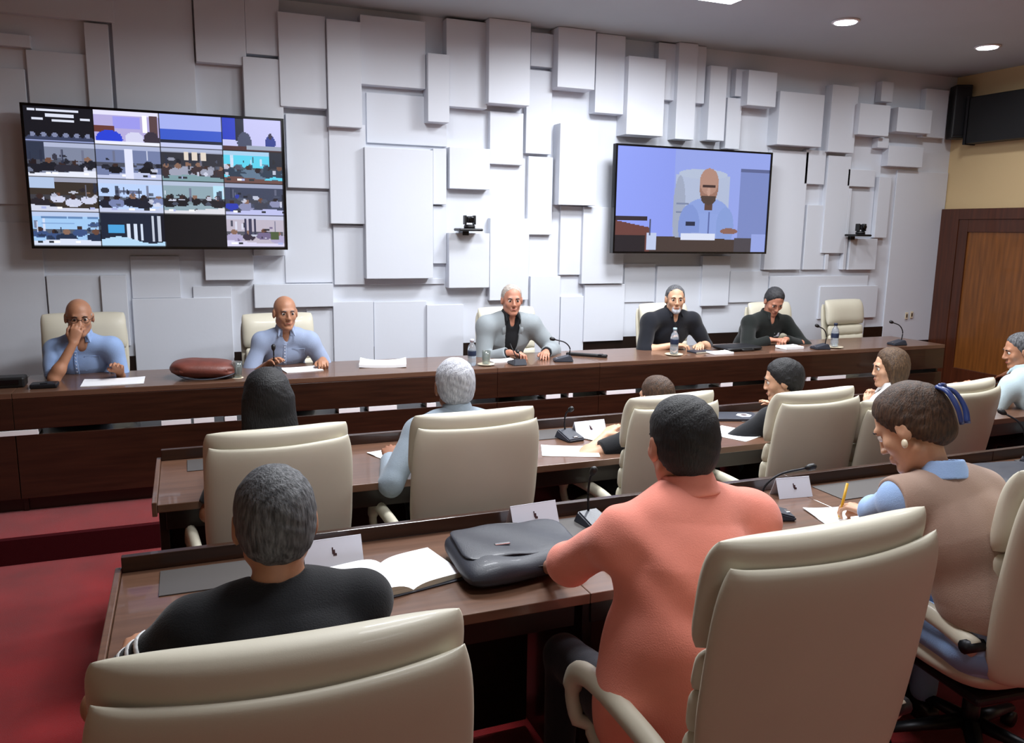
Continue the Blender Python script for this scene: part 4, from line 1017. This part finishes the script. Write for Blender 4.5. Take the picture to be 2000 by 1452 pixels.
        for s in (-1, 1): g3.add(cap(cc+np.array([s*.042, .058, .002]), cc+np.array([s*.058, .085, -.045]), .012, .006), .012)
        g3.build('collar', M[shirt] if collar is True else M[collar], sh)
    if front:
        from mathutils.bvhtree import BVHTree
        me = sh.data; bv = BVHTree.FromPolygons([v.co.copy() for v in me.vertices], [tuple(p.vertices) for p in me.polygons])
        def surf(x, z):
            r = bv.ray_cast(Vector((x, 1.0, z)), Vector((0, -1, 0))); return None if r[0] is None else r[0]
        zs = np.linspace(NB[2]-.07, .72, 9); pts = [surf(0.012, z) for z in zs]; pts = [q+Vector((0, .001, 0)) for q in pts if q is not None and q.y > 0]
        if len(pts) > 3:
            tube('placket', spline(pts, 3), .013, M[shirt], sh, n=8, flat=.12, up=(0, 1, 0))
            for q in pts[1:-1:1]: lathe('button', [(.004, -.001), (.004, .001), (.003, .002)], M['card'] if shirt != 'c_navy' else M['black'], sh, n=8, loc=(q.x, q.y+.002, q.z), rot=(R(-90), 0, 0))
        q = surf(-.085, NB[2]-.16)
        if q is not None:
            pk = [surf(-.085+dx, NB[2]-.16+dz) for dx, dz in ((-.045, .05), (.045, .05), (.045, -.05), (-.045, -.05))]
            if all(v is not None for v in pk): tube('pocket_seam', [v+Vector((0, .0005, 0)) for v in pk+pk[:1]], .002, M[shirt], sh, n=5)
    # ---- trousers and shoes
    gp = Grid((-.34, -.26, .05), (.34, .62, .78), .014)
    gp.add(ell((0, -.01, .555), (.165*k, .13*k, .10)), .03)
    for s in (-1, 1):
        gp.add(cap((s*.09, .02, .545), (s*.11, .42, .535), .083*k, .064), .04); gp.add(cap((s*.11, .42, .53), (s*.115, .43, .12), .062, .050), .03)
    gp.build('trousers', M[pants], E)
    for s in (-1, 1):
        cushion('shoe', .095, .27, .085, M['shoe'], E, 10, 12, p=2, corner=.25, deform=lambda x, y, z, u, v, s=s: (x+s*.115, .49+z, .045+max(y, -.036)*(1-.25*v)))
    if extras: extras(dict(E=E, body=body, shirt=sh, H=H, HC=HC, RH=RH, NB=NB, hip=hip, mid=mid, A=A, torso=torso, sleeves=sleeves, lo=lo2, hi=hi, k=k, vox=vox, L=L, hs=hs, SH=SH, back=back, inf=inf))
    return E
def ht(px, py, Y): p = atY(px, py, Y); return (p[0], p[1], p[2])

# ================= head desk, left to right (they face the camera side, yaw 180)
FZ = ST
def P_root(hx, yaw_off=0, y=6.34): return (hx, y, FZ)
h = ht(152, 585, 6.02)
person('bald person in light blue shirt and glasses holding one hand to the mouth', P_root(h[0]-.03), 180, h, head=(8, -8, 0), skin='skinA', shirt='c_blue', sleeve='short', hair='ring', hmat='h_salt', bulk=.95,
       arms={'R': dict(w=(.0, .46, .985), hint=(.3, .6, -1), f=(-.25, -.18, .9), up=(.1, 1, .2), curl=.9), 'L': dict(w=(-.26, .48, .79), curl=.3, hint=(-.2, -.3, -1))}, glasses=True, seed=1.3, front=True)
h = ht(556, 579, 6.02)
person('bald person in pale grey-blue shirt behind a gooseneck microphone', P_root(h[0]), 180, h, head=(8, -3, 0), skin='skinA', shirt='c_paleblue', sleeve='short', hair='none', bulk=.96,
       arms={'L': dict(w=(-.24, .44, .80), curl=.95, f=(.1, 1, -.05)), 'R': dict(w=(.16, .50, .79), curl=.4)}, seed=2.1, brow='h_grey', front=True)
h = ht(1000, 557, 6.05)
def blazer(c):
    g = Grid(c['lo']-.03, np.array([c['hi'][0]+.05, c['hi'][1]+.03, c['NB'][2]+.08]), .0065)
    c['torso'](g, .026); c['sleeves'](g, .022, 1.9)
    NB = c['NB']; g.add(cap(NB, NB+np.array([0, .02, .12]), .06, .085), .008, sub=True)
    # open front between the lapels
    def fn(P):
        x, y, z = P[0], P[1], P[2]; t = np.clip((z-.55)/(NB[2]-.55), 0, 1)
        yc = t*NB[1]
        return np.maximum(np.abs(x)-(.030+.040*t), (yc+.02)-y)
    g.add((fn, np.array([-.1, .0, .4]), np.array([.1, .6, NB[2]+.05])), .006, sub=True)
    b = g.build('suit_jacket', M['c_grey'], c['E'], wrinkle=.003, seed=4)
    for s in (-1, 1):
        pts = [c['mid'](t)+np.array([s*(.038+.045*t), .155-.055*t, 0]) for t in (.30, .5, .7, .85)]
        tube('lapel', spline([tuple(q) for q in pts]+[tuple(NB+np.array([s*.062, .01, .02]))], 4), [.006]+[.016]*14+[.014, .012], M['c_grey'], b, n=8, flat=.4, up=(0, 1, 0))
    # a pen in the writing hand
    (s_, e_, w_, sp, s) = c['A'][1]
    tube('pen', [w_+np.array([-.02, .10, -.03]), w_+np.array([.02, .06, .08])], .004, M['black'], c['E'], n=6)
person('white-haired person in open light grey jacket writing at the head desk', P_root(h[0]), 180, h, head=(-10, -4, 0), skin='skinR', shirt='c_black', sleeve='long', hair='receding', hmat='h_salt', bulk=1.08,
       arms={'R': dict(w=(.09, .48, .80), curl=.6, f=(-.7, .7, -.05), up=(.1, -.2, 1), pinch=True), 'L': dict(w=(-.22, .49, .79), curl=.35, f=(.5, 1, 0), hint=(-.8, -.2, -.7))}, extras=blazer, seed=3.3, brow='h_grey', wr_amt=.002)
h = ht(1320, 558, 6.05)
person('heavy-set person with white goatee and black short-sleeved shirt at the head desk', P_root(h[0]), 180, h, head=(-22, -3, 0), skin='skinB', shirt='c_navy', sleeve='elbow', hair='receding', hmat='h_grey', bulk=1.2,
       arms={'R': dict(w=(.09, .42, .79), curl=.5, f=(-.9, .35, 0), hint=(.8, -.1, -.6)), 'L': dict(w=(-.17, .46, .79), curl=.5, f=(.6, .8, 0), hint=(-.6, -.1, -.7))}, beard='h_white', seed=4.1, front=True, neck=.14)
h = ht(1514, 563, 6.0)
def badge(c):
    NB = c['NB']; q = c['mid'](.62)
    box('chest_badge', (-.035, -.002, -.018), (.035, .004, .018), M['card'], c['shirt'], loc=(q[0]-.075, q[1]+.139, q[2]), rot=(R(-12), 0, R(12)))
person('person in dark jacket with chest badge looking down at clasped hands', P_root(h[0]), 180, h, head=(-16, -34, 0), skin='skinR', shirt='c_darkgreen', sleeve='long', hair='short', hmat='h_darkgrey', bulk=1.12,
       arms={'R': dict(w=(.09, .43, .80), curl=.7, f=(-.8, .5, 0), hint=(1, -.1, -.3)), 'L': dict(w=(-.08, .44, .80), curl=.7, f=(.8, .5, 0), hint=(-1, -.1, -.3))}, extras=badge, seed=5.2)

# ================= second row, from behind (yaw about 0)
h = ht(520, 727, 3.66)
person('person with long straight black hair seen from behind in the second row', (h[0]+.01, 3.40, 0), 3, h, head=(0, -8, 0), skin='skinC', shirt='c_black', hair='long', hmat='h_black', bulk=.92, female=True, seed=6.1,
       arms={'L': dict(w=(-.20, .36, .79)), 'R': dict(w=(.12, .42, .79))})
h = ht(888, 702, 3.70)
person('white-haired person in a grey-blue shirt seen from behind in the second row', (h[0]-.04, 3.42, 0), 0, h, head=(-4, -6, 0), skin='skinC', shirt='c_greyshirt', sleeve='long', hair='short', hmat='h_white', bulk=1.08, seed=7.4, neck=.13,
       arms={'L': dict(w=(-.27, .36, .79), hint=(-.7, -.5, -.9)), 'R': dict(w=(.12, .40, .79))}, hs=1.12)
h = ht(1283, 736, 3.72)
person('person with short dark brown hair and black sleeves mostly hidden by a chair', (h[0]-.05, 3.44, 0), 6, h, head=(5, -6, 0), skin='skinB', shirt='c_black', sleeve=.6, hair='short', hmat='h_dbrown', bulk=1.05, seed=8.1,
       arms={'L': dict(w=(-.16, .40, .79), hint=(-1, -.25, -.35)), 'R': dict(w=(.12, .42, .79))})
def clip2(c):
    for k_, (x, z) in enumerate(((.04, .03), (.055, .045), (.03, .05))): tube('hair_clip', [c['H'](x-.012, -.095, z), c['H'](x+.012, -.1, z+.008)], .006, M['card'], c['body'], n=6)
h = ht(1530, 704, 3.75)
person('person in black with black tied hair and a small grey hair clip', (h[0]+.04, 3.44, 0), 8, h, head=(48, -12, 0), skin='skinB', shirt='c_black', hair='updo', hmat='h_black', bulk=.95, female=True, extras=clip2, seed=9.2,
       arms={'L': dict(w=(-.12, .40, .79), hint=(-1, -.25, -.4)), 'R': dict(w=(.12, .42, .79))}, nose=.7)
h = ht(1741, 683, 3.85)
person('person with light brown bobbed hair seen in left profile in the second row', (h[0]+.04, 3.46, 0), 10, h, head=(52, -6, 0), skin='skinB', shirt='c_white', hair='bob', hmat='h_brown', bulk=.92, female=True, seed=10.2, nose=.7, arms={'L': dict(w=(-.06, .46, .79)), 'R': dict(w=(.1, .46, .79))})
h = ht(1996, 652, 3.85)
person('grey-haired person in a pale aqua shirt cut by the right edge of the picture', (h[0]+.04, 3.50, 0), 14, h, head=(42, -14, 0), skin='skinA', shirt='c_paleaqua', hair='short', hmat='h_grey', bulk=1.08, seed=11.2)
h = ht(2032, 578, 4.8)
place_chair(h[0]+.06, 4.66, 0, 15, 'cream leather chair at the right edge in front of the wooden door', .9)
person('dark-haired person seated at the right edge in front of the wooden door', (h[0]+.03, 4.66, 0), 15, h, head=(45, 0, 0), skin='skinC', shirt='c_black', hair='updo', hmat='h_dbrown', bulk=.95, female=True, seed=12.2, nose=.7, arms={'L': dict(w=(-.1, .30, .70)), 'R': dict(w=(.1, .30, .70))})

# ================= nearest row
h = ht(533, 916, 1.90)
def stripes(c):
    for i, (s_, e_, w_, sp, s) in enumerate(c['A']):
        u = e_-s_; un = u/np.linalg.norm(u)
        for q in (.33, .43, .53):
            g = Grid(np.minimum(s_, e_)-.12, np.maximum(s_, e_)+.12, .005)
            a, b = s_+u*q, s_+u*(q+.05)
            g.add(cap(s_, e_, .050*c['k']+c['inf']+.0045, .045*c['k']+c['inf']*1.2+.0045, cut=[(b, un), (a, -un)]), .001)
            g.build('sleeve_stripe', M['c_white'], c['shirt'])
        g = Grid(np.minimum(s_, e_)-.12, np.maximum(s_, e_)+.12, .006)
person('grey-haired person in black polo with white sleeve stripes, seen from behind', (h[0]+.02, 1.70, 0), 1, h, head=(0, -9, 0), skin='skinA', shirt='c_black', sleeve=.66, hair='short', hmat='h_grey', bulk=1.06, seed=13.4,
       arms={'L': dict(w=(-.36, .47, .80), hint=(-1, -.5, -.75)), 'R': dict(w=(.16, .62, .79), hint=(1, -.1, -.5))}, extras=stripes, vox=.006, wr_amt=.003, hs=1.09, neck=.14, collar=False)
h = ht(1335, 778, 1.90)
person('broad person in a coral shirt with short black hair in the nearest row', (h[0]-.09, 1.78, 0), 1, h, head=(-4, -8, 0), skin='skinR', shirt='c_coral', sleeve='elbow', hair='short', hmat='h_black', bulk=1.22, seed=14.6,
       arms={'L': dict(w=(-.12, .52, .80), hint=(-1, -.2, -.5)), 'R': dict(w=(.18, .52, .80), hint=(1, -.1, -.5))}, vox=.006, wr_amt=.005, hs=1.12, neck=.13, belly=1.12, shz=-.085)
h = ht(1785, 758, 2.0)
def woman(c):
    g = Grid(c['lo']-.02, np.array([c['hi'][0]+.03, c['hi'][1]+.03, c['NB'][2]+.08]), .006)
    c['torso'](g, .024); NB = c['NB']
    g.add(cap(NB, NB+np.array([0, .02, .12]), .062, .085), .01, sub=True)
    for i, s in enumerate((-1, 1)):
        g.add(ell(c['SH'][i]+np.array([s*.058, 0, -.03]), (.050, .10, .11)), .012, sub=True)
    def fn(P): return np.maximum(np.abs(P[0])-.03, -(P[1]-NB[1]*np.clip((P[2]-.5)/(NB[2]-.5), 0, 1)))
    g.add((fn, np.array([-.05, 0, .4]), np.array([.05, .6, NB[2]+.05])), .006, sub=True)
    def lowcut(P): return (P[2]-.655-.05*P[1])+0*P[0]+0*P[1]
    g.add((lowcut, np.array([-.4, -.4, .3]), np.array([.4, .6, .66])), .004, sub=True)
    g.build('vest', M['c_vest'], c['E'], wrinkle=.0045, seed=8.3)
    H = c['H']
    # claw clip: two curved bars with teeth
    bl = M['clip_blue']
    for s in (-1, 1):
        tube('claw_clip_half', spline([H(s*.012, -.128, .070), H(s*.030, -.150, .040), H(s*.034, -.152, -.010), H(s*.026, -.138, -.055)], 5), .011, bl, c['body'], n=8, flat=.7)
    tube('claw_clip_hinge', [H(-.018, -.138, .068), H(.018, -.138, .068)], .009, bl, c['body'], n=8)
    for s in (-1, 1): lathe('earring', [(.004, 0), (.015, .003), (.015, .006), (.006, .009)], M['saucer'], c['body'], loc=tuple(H(s*.089, .004, -.045)), rot=(0, R(90*s), 0))
    (s_, e_, w_, sp, s) = c['A'][0]
M['clip_blue'] = mat('clip_plastic', '2d3f78', .35)
wp = atZ(1640, 1000, .79)
w_target = atZ(1690, 1003, .80)
person('brown-haired person with blue claw clip, beige vest over sky blue shirt, writing', (2.46, 1.72, 0), -10, h, head=(38, -36, 8), skin='skinB', shirt='c_sky', sleeve='long', hair='updo', hmat='h_dbrown', bulk=1.0, female=True, seed=15.1, nose=.7, hs=1.16, neck=.14, nb=(.07, -.03),
       arms={'L': dict(w=(w_target[0], w_target[1], .80), world=True, hint=(-1, -.2, -.4), f=(-.25, .8, -.02), up=(.0, .1, 1), curl=.6, pinch=True), 'R': dict(w=(.22, .42, .80), hint=(1, -.2, -.5))}, extras=woman, vox=.005, wr_amt=.0035, pants='c_jeans')
pn = empty('yellow_pencil', (float(wp[0]), float(wp[1]), T1Z+.004), 0, 'yellow pencil held in the writing hand of the person in the vest', 'pencil')
tube('barrel', [(0, 0, .012), (.038, .01, .15)], .0062, M['yellow'], pn, n=6); tube('tip', [(-.003, -.001, 0.002), (0, 0, .012)], [.001, .0062], M['saucer'], pn, n=6)
